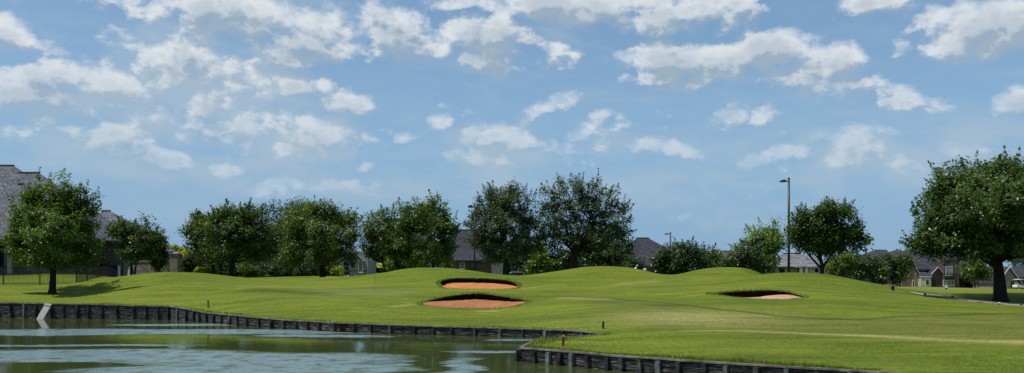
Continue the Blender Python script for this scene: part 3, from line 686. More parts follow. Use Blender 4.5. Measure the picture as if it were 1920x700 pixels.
def tree(label, cat, d, base_px, lobes, kind, trunk=.25, fork=.45, leaf=.2, clumps=90, clump_r=.75, per=70, group=None, name=None, stems=1, lean=0.0,
         bark=None, zmin=None, shell=.42, spike=.35, spike_len=.9, flat=.8, up=.5, limbs=14, seed=None, base_py=None, dz=.85, pal=(0,1)):
    NTREE[0] += 1; rng = np.random.default_rng(seed or NTREE[0]*17+3)
    bx, by, bz = ground(base_px, d); org = np.array([bx,by,bz-.06])
    nm = name or ('tree' if cat == 'tree' else cat.replace(' ','_'))
    root = empty(nm, org); tag(root, label, cat, group)
    lb = []
    for q in lobes:
        px, py, rx, ry = q[:4]; dd = d+(q[4] if len(q) > 4 else 0)
        c = W(px,py,dd); lb.append((c, (rx*1.06*dd/F, rx*dd/F*dz, ry*1.06*dd/F)))
    zm = wz(zmin,d) if zmin is not None else None
    clumps = int(clumps*1.25); leaf *= 1.12; per = int(per*1.1)
    Cc = crown_mesh('crown' if cat == 'tree' else 'foliage', root, org, lb, clumps, clump_r, per, leaf, LM[kind], rng, shell, spike, spike_len, flat, zm, up, pal)
    # trunk with limbs reaching into the crown
    mb = MB(); ctop = max(c[2]+r[2]*.6 for c,r in lb); cbot = min(c[2]-r[2] for c,r in lb)
    cx_ = np.average([c[0] for c,r in lb]); cm = np.average([c for c,r in lb],axis=0)
    for s in range(stems):
        a = 2*math.pi*s/max(stems,1)+rng.random(); o = np.array([math.cos(a),math.sin(a)*.6,0])*(0 if stems == 1 else trunk*1.6)
        b0 = o+np.array([0,0,-.12]); hgt = (bz+(ctop-bz)*fork)-bz
        fk = np.array([(cm[0]-bx)*.35+lean+o[0]*3, (cm[1]-by)*.3+o[1]*2, hgt])
        mid_ = (b0+fk)/2+np.array([lean*.1+rng.normal(0,.08*hgt*.3),0,0])
        path = bez(b0, mid_, fk, 7); rr = [trunk*(1.55-.0*i) if i == 0 else trunk*(1.12-.5*i/6) for i in range(7)]
        mb.tube(path, rr, 9)
        sel = rng.permutation(len(Cc))[:limbs]
        prev = []
        for q, j in enumerate(sel):
            tgt = Cc[j]-org
            if q < 5 or not prev: st = np.array(path[-1-rng.integers(0,2)]); r0 = trunk*.46
            else:
                pp = prev[rng.integers(0,len(prev))]; kx = rng.integers(2,5); st = np.array(pp[kx]); r0 = trunk*.24
            if q >= 5 and np.linalg.norm(tgt-st) > .75*np.linalg.norm(tgt-np.array(path[-1]))+1: st = np.array(path[-1]); r0 = trunk*.34
            md = st*.45+tgt*.55; md[2] = st[2]*.35+tgt[2]*.65; md += rng.normal(0,.15,3)
            pth = bez(st, md, tgt, 7); prev.append(pth)
            mb.tube(pth, list(np.linspace(r0, max(.012,r0*.12), 7)), 6, False)
    mb.build('trunk' if cat == 'tree' else 'stem', bark or M_BARK, root, True)
    return root
G1 = 'trees standing beyond the mounds'
tree('round pointed green tree on the lawn by the left wall, throwing shade on grass','tree',72,98,
     [(100,440,66,62),(60,420,42,55),(145,425,40,55),(118,378,45,46),(75,375,30,40),(150,385,28,40),(45,455,32,40),(160,460,30,40),(60,476,42,26),(140,476,44,26),(100,484,62,22),(105,425,55,62,3.2),(95,440,55,52,-2.2)],'mid',
     trunk=.27,fork=.38,leaf=.15,clumps=440,clump_r=.5,per=115,spike=.8,spike_len=.9,up=1.0,limbs=26,zmin=510,shell=.5)
tree('bronze tinted multi stemmed tree in front of the stone garden wall','tree',104,248,[(250,440,40,34),(226,430,18,20),(285,452,22,32),(258,470,34,22)],'brown',
     trunk=.11,fork=.5,stems=3,leaf=.2,clumps=130,clump_r=.6,per=70,group=G1,zmin=502,limbs=10)
tree('slim dark green tree left of the stone pillar','tree',108,300,[(300,462,15,27),(297,488,16,22)],'oak',trunk=.09,fork=.5,leaf=.2,clumps=60,clump_r=.5,per=60,group=G1,limbs=8)
tree('left of the paired dark oaks, thinner trunk, crown spreading left','tree',112,402,[(395,440,44,36),(375,455,28,30),(370,425,18,22),(385,408,14,12),(410,470,40,24)],'oak',
     trunk=.2,fork=.4,leaf=.21,clumps=150,clump_r=.7,per=75,group=G1,zmin=505)
tree('right of the paired dark oaks, broad domed crown and forked thick trunk','tree',106,432,[(440,430,58,40),(470,420,36,32),(425,410,30,22),(460,402,28,16),(480,455,28,34),(430,465,56,26)],'oak',
     trunk=.34,fork=.36,leaf=.21,clumps=230,clump_r=.75,per=80,group=G1,zmin=503,limbs=20)
tree('tall dark narrow tree wedged behind the olive green tree','tree',132,536,[(540,430,46,50),(515,450,30,48),(560,408,28,28),(530,480,50,34),(575,395,16,14)],'cool',
     trunk=.3,fork=.4,leaf=.24,clumps=200,clump_r=.85,per=70,group=G1)
tree('olive green windblown tree with feathery crown in middle of the tree line','tree',114,605,[(600,430,66,48),(560,430,32,44),(640,415,32,34),(600,398,40,18),(600,470,66,30),(660,440,16,36),(550,470,22,30)],'olive',
     trunk=.36,fork=.36,leaf=.19,clumps=310,clump_r=.7,per=90,group=G1,zmin=502,spike=.5,limbs=18)
tree('mid green tree with leaning forked trunk right of the flagstick','tree',110,758,[(745,430,56,42),(710,440,32,38),(770,418,46,36),(760,465,62,28),(695,465,20,26)],'oak',
     trunk=.33,fork=.36,lean=-.8,leaf=.2,clumps=270,clump_r=.7,per=85,group=G1,zmin=502,limbs=20,pal=(.15,1))
tree('fresh green upright tree beside the grey roofed house','tree',118,812,[(820,425,34,44),(805,400,28,22),(838,440,17,40),(815,470,36,26)],'mid',
     trunk=.26,fork=.4,leaf=.22,clumps=170,clump_r=.7,per=80,group=G1,spike=.5,zmin=498)
tree('dark upright oval tree in front of the grey roofed house','tree',104,950,[(945,425,62,52),(905,425,34,46),(985,415,28,50),(940,382,42,34),(965,360,24,16),(915,385,22,26),(940,468,44,26),(996,440,26,44)],'cool',
     trunk=.42,fork=.3,leaf=.165,clumps=370,clump_r=.6,per=75,group=G1,spike=.75,up=.8,zmin=494,limbs=30,spike_len=.75)
tree('tallest open branched tree with sky showing through, crown swept right','tree',105,1065,[(1070,400,60,56),(1120,375,42,36),(1085,355,48,24),(1035,395,28,56),(1140,405,38,30),(1165,392,22,14),(1120,430,58,34),(1028,425,30,44),(1055,440,40,30),(1160,440,30,30)],'cool',
     trunk=.38,fork=.28,leaf=.165,clumps=420,clump_r=.52,per=50,group=G1,spike=.85,spike_len=.85,up=.6,zmin=470,limbs=60,shell=.55)
tree('dark bushy tree filling in below the tallest tree','tree',122,1140,[(1140,470,44,34),(1110,478,26,28),(1172,480,20,28)],'dark',trunk=.2,leaf=.22,clumps=130,clump_r=.7,per=70,group=G1)
tree('small fresh green tree between the two tallest dark trees','tree',112,1013,[(1013,485,20,24),(1005,500,18,14),(1030,496,16,16)],'bright',trunk=.07,fork=.5,leaf=.18,clumps=60,clump_r=.45,per=55,group=G1,limbs=8,pal=(0,.55))
tree('wide dark green evergreen mass in front of the low roofed house','tree',112,1275,[(1275,488,46,28),(1245,496,24,24),(1300,494,30,24),(1276,472,22,14)],'dark',
     trunk=.2,fork=.4,leaf=.21,clumps=170,clump_r=.7,per=80,group=G1,spike=.6)
tree('small dark tree just right of the wide evergreen mass','tree',118,1325,[(1325,488,20,25),(1335,497,20,20)],'oak',trunk=.12,leaf=.2,clumps=60,clump_r=.6,per=65,group=G1)
tree('low grey green bushy tree left of the leaning pale trunk','tree',104,1400,[(1395,488,32,24),(1370,498,18,16),(1425,500,22,18)],'cool',trunk=.12,leaf=.2,clumps=90,clump_r=.6,per=70,group=G1)
tree('light green open tree with a pale trunk leaning right','tree',124,1442,[(1435,455,34,34),(1410,458,20,22),(1455,445,22,26),(1440,485,30,22),(1385,465,10,9)],'bright',
     trunk=.2,fork=.5,lean=1.2,bark=MATS['pale_bark'],leaf=.22,clumps=130,clump_r=.65,per=55,group=G1,shell=.5,pal=(0,.8))
tree('rounded dark tree with forked trunk right of the tall lamp post','tree',92,1537,[(1548,425,56,42),(1515,430,36,36),(1560,400,42,22),(1590,440,30,32),(1500,445,22,28),(1610,450,18,20),(1540,462,40,16)],'oak',
     trunk=.3,fork=.3,leaf=.17,clumps=300,clump_r=.6,per=85,group=G1,zmin=482,limbs=24,pal=(0,.85))
G2 = 'bushy trees in a row before the dark roofs'
tree('yellowish green bush nearest the rounded dark tree','tree',112,1582,[(1580,495,24,22),(1572,505,22,18)],'olive',trunk=.1,leaf=.2,clumps=70,clump_r=.6,per=70,group=G2)
tree('dark bushy tree second in the row before the dark roofs','tree',118,1618,[(1618,500,28,22),(1605,510,24,18)],'dark',trunk=.1,leaf=.2,clumps=80,clump_r=.6,per=75,group=G2)
tree('grey green bushy tree third in the row before dark roofs','tree',124,1655,[(1652,502,28,22),(1642,512,26,18)],'cool',trunk=.1,leaf=.2,clumps=80,clump_r=.6,per=75,group=G2)
tree('bushy green tree touching the tan stone gable','tree',122,1688,[(1686,500,22,24),(1678,514,24,18)],'oak',trunk=.1,leaf=.2,clumps=80,clump_r=.6,per=75,group=G2)
tree('largest dark oak at right edge with thick trunk and deep shade','tree',63,1876,
     [(1880,400,120,70),(1805,400,66,62),(1770,430,48,48),(1850,345,85,44),(1930,350,90,48),(1980,410,85,66),(1750,452,34,38),(1840,455,105,34),(1800,350,42,28),(1960,455,90,34),(1820,405,90,58,5.5),(1920,395,90,55,6),(1870,385,80,50,-3.5)],'oak',
     trunk=.46,fork=.32,leaf=.15,clumps=1050,clump_r=.55,per=125,spike=.55,spike_len=.8,up=.6,zmin=493,limbs=36,shell=.38,pal=(0,.9),dz=1.05)
tree('small light green tree in front of the brick house windows','tree',150,1828,[(1828,505,20,20),(1815,512,16,16),(1845,512,16,16)],'bright',trunk=.1,leaf=.26,clumps=70,clump_r=.7,per=55,pal=(0,.45))
tree('dark tree behind the big oak near the golf cart','tree',215,1930,[(1930,480,55,34)],'dark',trunk=.3,leaf=.35,clumps=90,clump_r=1.2,per=70)
tree('slender dark upright evergreen alone on the lawn before the bushy row','tree',76,1674,[(1674,503,5.5,17),(1674,515,4.5,10)],'dark',trunk=.055,fork=.4,leaf=.1,clumps=60,clump_r=.16,per=45,spike=0,limbs=4,pal=(0,.35))
# shrubs and clipped hedges
G3 = 'shrubs below the trees'
def shrub(label, d, px, lobes, kind, clumps=40, clump_r=.4, per=60, leaf=.15, group=G3, nm='shrub', **k):
    return tree(label,nm,d,px,lobes,kind,trunk=.05,fork=.3,leaf=leaf,clumps=clumps,clump_r=clump_r,per=per,group=group,name=nm,limbs=5,stems=2,**k)
shrub('yellow green shrub with rounded top rising behind the stone pillar',124,340,[(340,478,22,18),(330,470,14,10),(355,490,12,20)],'yellow',70,.5,90,spike=.1)
shrub('dark clipped globe shrub right of the stone pillar',116,356,[(357,497,17,17)],'dark',50,.4,90,spike=0)
shrub('low yellow green clipped hedge between pillar and the paired oaks',114,392,[(380,508,14,5),(396,509,14,6),(372,507,8,5)],'yellow',50,.3,80,spike=0,nm='hedge',pal=(0,.7))
shrub('grey green shrub behind the thinner oak trunk',122,388,[(385,496,20,14)],'cool',45,.5,70)
shrub('bright olive shrub right of the forked oak trunk',124,466,[(465,503,15,13),(475,508,14,9)],'olive',45,.45,80)
shrub('dark shrub under the narrow tree behind the olive tree',126,508,[(510,505,26,16)],'dark',50,.5,80)
shrub('dark shrub directly behind the olive tree trunk',128,585,[(580,505,40,16)],'cool',70,.5,80,pal=(0,.6))
shrub('small yellow green shrub beside the stone cottage door',122,634,[(634,509,9,7)],'yellow',20,.3,60,spike=0)
shrub('green shrub peeping over the hill left of the leaning trunk',118,736,[(735,492,10,14)],'bright',25,.4,60)
shrub('rounded light shrub at the foot of the leaning forked trunk',122,778,[(776,494,16,11)],'bright',35,.4,70,spike=.1)
shrub('green shrub at the left corner of the grey roofed house',130,838,[(838,497,10,10)],'mid',25,.4,60)
shrub('dark shrub under the right end of the grey roofed house',128,1000,[(1003,503,22,14)],'dark',40,.5,70)
shrub('dark shrub below the swept crown beside the low roofed house',118,1195,[(1192,500,14,16),(1180,495,14,16)],'dark',45,.45,70)
shrub('dark green hedge below the large grey roof at left',110,60,[(40,500,40,9),(90,500,44,10),(-20,500,40,9)],'dark',80,.4,80,nm='hedge',pal=(0,.5))
shrub('pale variegated shrub beside the stone house window',112,146,[(146,488,10,10),(140,496,9,8)],'yellow',22,.3,50)
shrub('dark low hedge in front of the stone house',111,190,[(170,503,24,7),(205,504,18,7)],'dark',50,.35,70,nm='hedge',pal=(0,.5))
for q,(lab,d,px,lo,kd) in enumerate([
  ('dark leafy thicket filling the gap left of the paired oaks',138,362,[(362,500,22,14),(380,490,20,22)],'cool'),
  ('dark thicket behind the paired oaks',142,425,[(405,488,30,26),(440,490,32,26),(470,485,30,30)],'oak'),
  ('dense dark trees behind the narrow dark tree',146,512,[(500,480,30,34),(530,485,30,30),(555,490,26,26)],'dark'),
  ('dense dark thicket behind the olive green tree',150,600,[(580,485,36,28),(610,490,36,24),(635,495,14,18)],'dark'),
  ('dark thicket behind the leaning forked trunk',146,730,[(705,485,24,24),(735,490,26,20),(765,485,30,24),(800,485,30,24)],'dark'),
  ('dark trees filling below the dark oval tree on its right',140,1000,[(985,485,22,24),(1010,480,26,26),(1035,488,26,22)],'dark'),
  ('dark trees under the tallest open tree',144,1090,[(1060,488,26,18),(1095,480,34,28),(1130,482,30,26)],'dark'),
  ('grey green trees behind the low bushy tree and leaning trunk',150,1415,[(1390,490,26,16),(1420,492,28,16)],'oak'),
  ('dark green trees between the left lawn houses',132,290,[(285,485,18,18),(310,488,16,20)],'dark')]):
    lo = lo+[(l[0],509,l[2]+3,9) for l in lo]
    tree(lab,'tree',d,px,lo,kd,trunk=.16,fork=.35,leaf=.28,clumps=34*len(lo),clump_r=.75,per=55,group='dark trees filling in behind the tree line',limbs=8,pal=(0,.6),spike=.2)
def far_wood():
    rng = np.random.default_rng(77); lobes = []
    for px in range(-420, 2400, 26):
        d = 300+rng.uniform(-25,25); h = rng.uniform(10,17)
        lobes.append((np.array([wx(px+rng.uniform(-8,8),d), d, .5+h*.2]), (5.5*rng.uniform(.8,1.3), 5, h*.55)))
    o = empty('tmp',(0,0,0))
    crown_mesh('distant_wood', None, np.zeros(3), lobes, 1500, 1.6, 22, .75, LM['cool'], rng, spike=.1)
    bpy.data.objects.remove(o)
    tag(bpy.data.objects['distant_wood'],'hazy dark band of far off trees along the horizon','wood',kind='stuff')
far_wood()
# ------------------------------------------------------------------ houses
ROOF_G = shingles('grey_shingles',(.150,.155,.178),(.095,.098,.115))
ROOF_D = shingles('dark_shingles',(.060,.062,.072),(.040,.042,.050))
ROOF_S = shingles('slate_shingles',(.052,.054,.066),(.038,.040,.049))
ROOF_B = shingles('brown_shingles',(.125,.10,.085),(.085,.072,.065))
ROOF_L = shingles('light_shingles',(.20,.20,.215),(.145,.145,.155))
STONE = masonry('pale_stone',(.30,.265,.225),(.19,.165,.14),(.33,.30,.27),.6,.3,.03)
TANST = masonry('tan_stone',(.30,.20,.135),(.19,.125,.085),(.30,.25,.2),.7,.35,.03)
LIME = masonry('limestone',(.50,.46,.39),(.40,.37,.31),(.45,.41,.36),.9,.45,.02)
BRICK = masonry('red_brown_brick',(.115,.065,.055),(.075,.045,.042),(.14,.12,.11),.4,.2,.02)
BRICK2 = masonry('grey_brown_brick',(.14,.115,.10),(.09,.075,.068),(.17,.15,.14),.4,.2,.02)
RENDER = plain('pale_render',(.32,.305,.29),.85,.1)
TRIMW = plain('white_trim',(.60,.60,.58),.6,.3,0,.08)
TRIMD = plain('dark_trim',(.03,.03,.033),.5,.3)
METALR = plain('patina_metal_roof',(.13,.155,.135),.5,.4,0,.3)
GLASS_D = glass_mat('dark_glass',(.012,.013,.016))
GLASS_G = glass_mat('pale_green_glass',(.19,.26,.215),.2)
GLASS_B = glass_mat('blue_door_paint',(.012,.014,.045),.3)
IRON = plain('black_iron',(.012,.012,.013),.45,.4)
BRONZE = plain('dark_bronze_paint',(.022,.018,.018),.4,.4,.3)
WOODD = plain('dark_stained_wood',(.035,.02,.015),.5,.3)

class House:
    def __init__(s, name, label, pxc, d, group='houses behind the golf course', cat='house', base=None):
        s.d = d; s.x = wx(pxc,d); s.zb = H1(s.x,d) if base is None else wz(base,d)
        s.g = H1(s.x,d)
        s.r = empty(name,(s.x,d,s.zb)); tag(s.r,label,cat,group)
        s.bz = s.g-s.zb-1.2     # local height of footing below ground
    def X(s, px): return wx(px,s.d)-s.x
    def Z(s, py): return wz(py,s.d)-s.zb
    def part(s, name, mb, mat, parent=None, **k): return mb.build(name, mat, parent or s.r, **k)
    def wallb(s, px0, px1, ytop, y0, y1, mat, name='wall'):
        return s.part(name, MB().box(s.X(px0),s.X(px1),y0,y1,s.bz,s.Z(ytop)), mat)
    def window(s, px0, px1, pt, pb, y, frame=None, pane=None, cols=2, rows=2, fw=.09, name='window', arch=False):
        x0,x1,z1,z0 = s.X(px0),s.X(px1),s.Z(pt),s.Z(pb); m = MB()
        m.box(x0-fw,x0,y-.09,y+.02,z0-fw,z1+fw); m.box(x1,x1+fw,y-.09,y+.02,z0-fw,z1+fw)
        m.box(x0,x1,y-.088,y+.02,z1,z1+fw); m.box(x0,x1,y-.088,y+.02,z0-fw,z0)
        for i in range(1,cols): q = x0+(x1-x0)*i/cols; m.box(q-.03,q+.03,y-.07,y+.02,z0,z1)
        for j in range(1,rows): q = z0+(z1-z0)*j/rows; m.box(x0,x1,y-.065,y+.02,q-.025,q+.025)
        m.box(x0-fw-.06,x1+fw+.06,y-.16,y+.02,z0-fw-.09,z0-fw-.002)
        o = s.part(name, m, frame or TRIMW)
        MB().box(x0,x1,y-.04,y+.01,z0,z1).build('pane' if name == 'window' else 'panel', pane or GLASS_D, o)
        return o
    def hip(s, px0, px1, y0, y1, eave, r0, r1, ry, ridge, mat, name='roof', fascia=True, ridge_d=0):
        zr = CAMZ+(HY-ridge)*(s.d+ry)/F-s.zb       # seen at its own distance
        xr0 = wx(r0,s.d+ry)-s.x; xr1 = wx(r1,s.d+ry)-s.x
        o = s.part(name, MB().hip(s.X(px0),s.X(px1),y0,y1,s.Z(eave),xr0,xr1,ry,zr), mat)
        if fascia:
            x0,x1,z = s.X(px0),s.X(px1),s.Z(eave)
            MB().box(x0-.02,x1+.02,y0-.05,y0-.004,z-.3,z-.03).build('fascia', TRIMD, o)
        m = MB(); m.tube([(xr0-.1,ry,zr+.02),(xr1+.1,ry,zr+.02)],.13,6)
        m.build('ridge_cap', TRIMD, o)
        return o
    def gab(s, px0, px1, pr, eave, ridge, y0, y1, mat, wall=None, name='gable_roof'):
        x0,x1,xr,ze,zr = s.X(px0),s.X(px1),s.X(pr),s.Z(eave),s.Z(ridge)
        o = s.part(name, MB().gable(x0,x1,y0-.25,y1,ze,xr,zr), mat)
        m = MB(); m.bar((x0,y0-.29,ze-.1),(xr,y0-.29,zr-.1),.06,.26,(0,1,0)); m.bar((xr,y0-.29,zr-.1),(x1,y0-.29,ze-.1),.06,.26,(0,1,0)); m.build('rake_board', TRIMW, o)
        if wall: s.part('gable_wall', MB().prism([(x0+.25,s.bz),(x1-.25,s.bz),(x1-.25,ze-.2),(xr,zr-.3),(x0+.25,ze-.2)],y0,y1-.3), wall)
        return o

# 1 big house at the left edge
h = House('house','huge grey shingled roof of a large house at the left edge',10,104)
h.wallb(-150,128,447.5,1.6,15,BRICK2)
h.hip(-190,150,0,16.5,446,-110,25,8.4,311,ROOF_G)
h.hip(-30,186,-1.0,12,449,36,73,6.0,324.5,ROOF_G,'cross_hip_roof')
h.part('dormer', MB().prism([(h.X(-10),h.Z(357)),(h.X(2.5),h.Z(357)),(h.X(1),h.Z(336)),(h.X(-8),h.Z(336))],4.6,9), TRIMD)
pm = MB()
for px in (15,-22): pm.box(h.X(px-4),h.X(px+5),.25,.95,h.bz,h.Z(448.5))
h.part('porch_column', MB().box(h.X(11),h.X(19.5),.25,1.0,h.bz,h.Z(448.8)), STONE); h.part('porch_column', MB().box(h.X(-27),h.X(-19),.25,1.0,h.bz,h.Z(448.8)), STONE)
h.window(-15,8,458,499,1.6,TRIMD,cols=3,rows=2); h.window(26,48,460,490,1.6,TRIMD,cols=3); h.window(70,95,460,490,1.6,TRIMD,cols=3)
# 2 stone house with bay
h = House('house','pale stone house with small patina bay roof behind the left lawn',195,118)
h.wallb(142,238,448,2.2,12,STONE); h.wallb(238,300,470,4,12,RENDER,'side_wall')
h.hip(134,246,1.4,13,447,192,206,6.6,396,ROOF_G); h.hip(232,306,3.4,12.5,470,262,284,7.5,448,ROOF_G,'side_roof')
h.part('bay_wall', MB().box(h.X(184),h.X(211),.4,2.3,h.bz,h.Z(451)), STONE)
h.part('bay_roof', MB().hip(h.X(181),h.X(214),0,2.4,h.Z(450),h.X(186),h.X(196),2.2,h.Z(427)), METALR)
h.part('bay_sill', MB().box(h.X(185),h.X(210),.28,.39,h.Z(503),h.Z(499.5)), LIME)
h.part('bay_pier', MB().box(h.X(185),h.X(190.2),.27,.39,h.Z(499.4),h.Z(452)), LIME); h.part('bay_pier', MB().box(h.X(202.5),h.X(208.5),.27,.39,h.Z(499.4),h.Z(452)), LIME)
h.window(192,201,455,497,.4,TRIMD,cols=1,rows=3); h.window(158,176,472,497,2.2,LIME,cols=2); h.window(216,224,466,496,2.2,TRIMD,cols=1)
# garden wall and pillar
t = empty('garden_wall',(0,110,0)); tag(t,'low beige stone garden wall behind the bronze tinted tree','wall')
x0,x1 = wx(232,110),wx(316,110); zg = H1((x0+x1)/2,110)
MB().box(x0,x1,0,.35,zg-.6,wz(491,110)).build('masonry', STONE, t); MB().box(x0-.06,x1+.06,-.06,.41,wz(491,110)+.003,wz(489.3,110)).build('coping', LIME, t)
def pillar(px, d, top, label):
    x,y,z = ground(px,d); t = empty('stone_pillar',(x,y,z)); tag(t,label,'pillar'); zt = wz(top,d)-z; w = 7.2*d/F
    MB().box(-w,w,-w,w,-.5,zt-.22).build('shaft', STONE, t)
    MB().box(-w-.05,w+.05,-w-.05,w+.05,-.4,.25).build('plinth', LIME, t)
    m = MB(); m.box(-w-.1,w+.1,-w-.1,w+.1,zt-.218,zt-.06); m.hip(-w-.1,w+.1,-w-.1,w+.1,zt-.05,-.05,.05,0,zt+.04,.01); m.build('cap', LIME, t)
pillar(328,114,473.5,'square stone gate pillar with flat pale cap beside dark clipped shrub')
def post_rough(px0, px1, pt, pb, d, label):
    a = W(px0,pb,d); a[2] = H1(a[0],d)-.15; b = W(px1,pt,d); c0 = a.copy()
    t = empty('garden_post',(a[0],d,a[2])); tag(t,label,'post')
    MB().bar((0,0,0),(b[0]-a[0],0,b[2]-a[2]),.22,.2,(0,1,0)).build('shaft', TRIMW, t); MB().box(b[0]-a[0]-.15,b[0]-a[0]+.15,-.14,.14,b[2]-a[2]-.01,b[2]-a[2]+.06).build('cap', LIME, t)
post_rough(223.5,223.5,499,516,107,'upright pale post in front of the stone house'); post_rough(240,243,502,516,106,'leaning pale post next to the bronze tinted tree')
# 3 grey roof house in the middle
h = House('house','grey slate roofed brick house between the green tree and dark oval tree',915,140)
h.wallb(846,1000,491,0,13,BRICK2)
h.hip(800,1010,-.8,14,490,856,915,6.5,432,ROOF_S)
h.part('front_roof', MB().hip(h.X(850),h.X(945),-2.2,5,h.Z(488.5),h.X(884),h.X(912),1.6,h.Z(459)), ROOF_S)
h.wallb(852,943,490.5,-1.6,-.01,BRICK,'front_wall'); h.part('white_panel_wall', MB().box(h.X(922),h.X(946),-1.75,-1.62,h.bz,h.Z(492)), RENDER)
h.window(864,871,493.5,503,-1.6,TRIMW,cols=2); h.window(884,893,493.5,503,-1.6,TRIMD,cols=2); h.window(960,975,494,505,0,TRIMW,cols=3)
# 4 low roofed house behind the evergreen mass
h = House('house','dark grey hip roofed house with vent pipe left of the evergreen mass',1225,150)
h.wallb(1165,1290,499,0,12,BRICK2)
h.hip(1130,1310,-.9,13,498,1194,1216,6,447,ROOF_S); h.part('side_roof', MB().hip(h.X(1200),h.X(1300),2,12,h.Z(497),h.X(1222),h.X(1236),6.5,h.Z(452)), ROOF_S)
m = MB(); m.tube([(h.X(1225),6.5,h.Z(455)),(h.X(1225),6.5,h.Z(447.5))],.16,8); m.lathe([(.16,0),(.26,.02),(.26,.2),(.02,.3)],8,(h.X(1225),6.5,h.Z(447.5))); h.part('vent_pipe', m, TRIMD)
m = MB(); m.lathe([(.04,-.2),(.16,-.14),(.2,.06),(.12,.18),(.02,.24)],10,(h.X(1219),-1.1,h.Z(498.5))); h.part('wall_lantern', m, plain('white_globe',(.75,.75,.73),.3))
h.window(1196,1204,502,512,0,TRIMD); h.window(1222,1236,502,512,0,TRIMD,cols=3)
# 5 brown roofed house
h = House('house','brown roofed house with small left gable right of the evergreen mass',1372,170)
h.wallb(1338,1420,498,0,12,BRICK2); h.hip(1330,1428,-.8,13,497,1352,1402,6,471.5,ROOF_B)
h.gab(1334,1364,1347,498,467.5,-1.5,5,ROOF_B,RENDER); h.window(1342,1352,500,508,-1.5,TRIMD)
# 6 white house
h = House('house','pale rendered house with porch posts and round window behind rounded tree',1505,138)
h.wallb(1452,1560,500.5,0,12,RENDER); h.hip(1446,1568,-.6,13,500,1470,1500,6,476,ROOF_L)
h.part('front_roof', MB().hip(h.X(1488),h.X(1552),-2.4,5,h.Z(500.4),h.X(1520),h.X(1530),1.5,h.Z(477)), ROOF_L)
h.part('porch_wall', MB().box(h.X(1508),h.X(1550),-1.9,-.01,h.bz,h.Z(501.5)), RENDER)
for px in (1494.5,1504): h.part('porch_post', MB().box(h.X(px)-.2,h.X(px)+.2,-2.1,-1.7,h.bz,h.Z(501.6)), TRIMW)
m = MB(); c = (h.X(1523),-1.95,h.Z(507.5)); m.tube([(c[0],-1.98,c[2]),(c[0],-1.9,c[2])],.42,20); o = h.part('round_window', m, TRIMW); MB().tube([(c[0],-2.01,c[2]),(c[0],-1.97,c[2])],.34,20).build('pane', GLASS_D, o)
h.window(1497,1501,503,513,0,TRIMD,cols=1,rows=1,name='door',pane=WOODD); h.window(1462,1470,504,512,0,TRIMD)
# 7 far dark roofs
h = House('house','left of the two far dark roofs above the bushy row',1652,235)
h.wallb(1612,1690,495,0,14,BRICK2); h.hip(1602,1702,-.8,15,494,1640,1662,7,469.5,ROOF_D); h.hip(1590,1640,1,11,497,1608,1618,6,479,ROOF_D,'side_roof'); h.window(1640,1650,500,512,0,TRIMD)
h = House('house','right of the two far dark roofs, with small pointed peak',1692,240)
h.wallb(1670,1740,487,0,14,BRICK2); h.hip(1662,1750,-.8,15,487,1681,1683,5,468,ROOF_D); h.hip(1690,1770,2,15,486,1706,1740,8,467,ROOF_D,'side_roof'); h.window(1690,1700,492,504,0,TRIMD)
# 8 large brick house at right
h = House('house','large brick and stone house with curved gable and small balcony at right',1755,180)
h.wallb(1700,1856,505,2.5,15,BRICK,'wall')
h.hip(1712,1862,1.6,16,505,1752,1836,8,466,ROOF_S)
h.gab(1686,1726,1704,525,482,-.6,8,ROOF_D,TANST,'stone_gable_roof')
h.window(1708.5,1711.5,527,537,-.6,TRIMW,cols=1,rows=1); h.window(1701.5,1705,496,502,-.6,TRIMD,cols=1,rows=1)
h.part('chimney', MB().box(h.X(1696.5),h.X(1703.5),2,4,h.Z(500),h.Z(481.5)), TANST)
h.part('porch_roof', MB().hip(h.X(1717),h.X(1745),-1.4,3,h.Z(517),h.X(1724),h.X(1740),2.4,h.Z(508)), ROOF_S)
o = h.part('stone_bay', MB().box(h.X(1719),h.X(1738),-1.8,2.4,h.bz,h.Z(519.6)), LIME); MB().box(h.X(1718),h.X(1739),-1.9,2.39,h.Z(519.5),h.Z(518.2)).build('cornice', TRIMW, o)
h.window(1728.3,1733.7,525.5,534,-1.8,LIME,WOODD,cols=1,rows=1)
h.gab(1736,1776,1757.5,523,500,0,8,ROOF_D,BRICK,'brick_gable_roof')
# arched door
m = MB(); xa,xb,za,zb = h.X(1744.5),h.X(1753.5),h.bz,h.Z(529); mid_ = (xa+xb)/2; rr = (xb-xa)/2
m.prism([(xa,za)]+[(xb,za)]+[(mid_+rr*math.cos(q),zb+rr*math.sin(q)) for q in np.linspace(0,math.pi,13)],-.06,-.005); o = h.part('door', m, WOODD)
MB().tube([(mid_+.2,-.12,h.Z(535)),(mid_+.2,-.12,h.Z(533.5))],.05,6).build('handle', IRON, o)
# curved gable bay
xa,xb = h.X(1766.5),h.X(1794); mid_ = (xa+xb)/2; hw = (xb-xa)/2; zb = h.Z(491); zt = h.Z(486.2)-zb
arc = [(mid_+hw*math.cos(q),zb+zt*math.sin(q)) for q in np.linspace(0,math.pi,17)]
h.part('curved_gable_wall', MB().prism([(xa,h.bz),(xb,h.bz)]+arc,-.9,6), BRICK)
arc2 = [(mid_+(hw+.16)*math.cos(q),zb+(zt+.2)*math.sin(q)+.01) for q in np.linspace(0,math.pi,17)]
m = MB()
for a,b in zip(arc2[:-1],arc2[1:]): m.bar((a[0],-.95,a[1]),(b[0],-.95,b[1]),.1,.2,(0,1,0))
h.part('parapet_coping', m, TRIMD)
h.window(1770,1780.5,500.5,516,-.9,TRIMW,GLASS_G,cols=2,rows=2); h.window(1765,1784.5,526,535.5,-.9,TRIMW,GLASS_G,cols=4,rows=1)
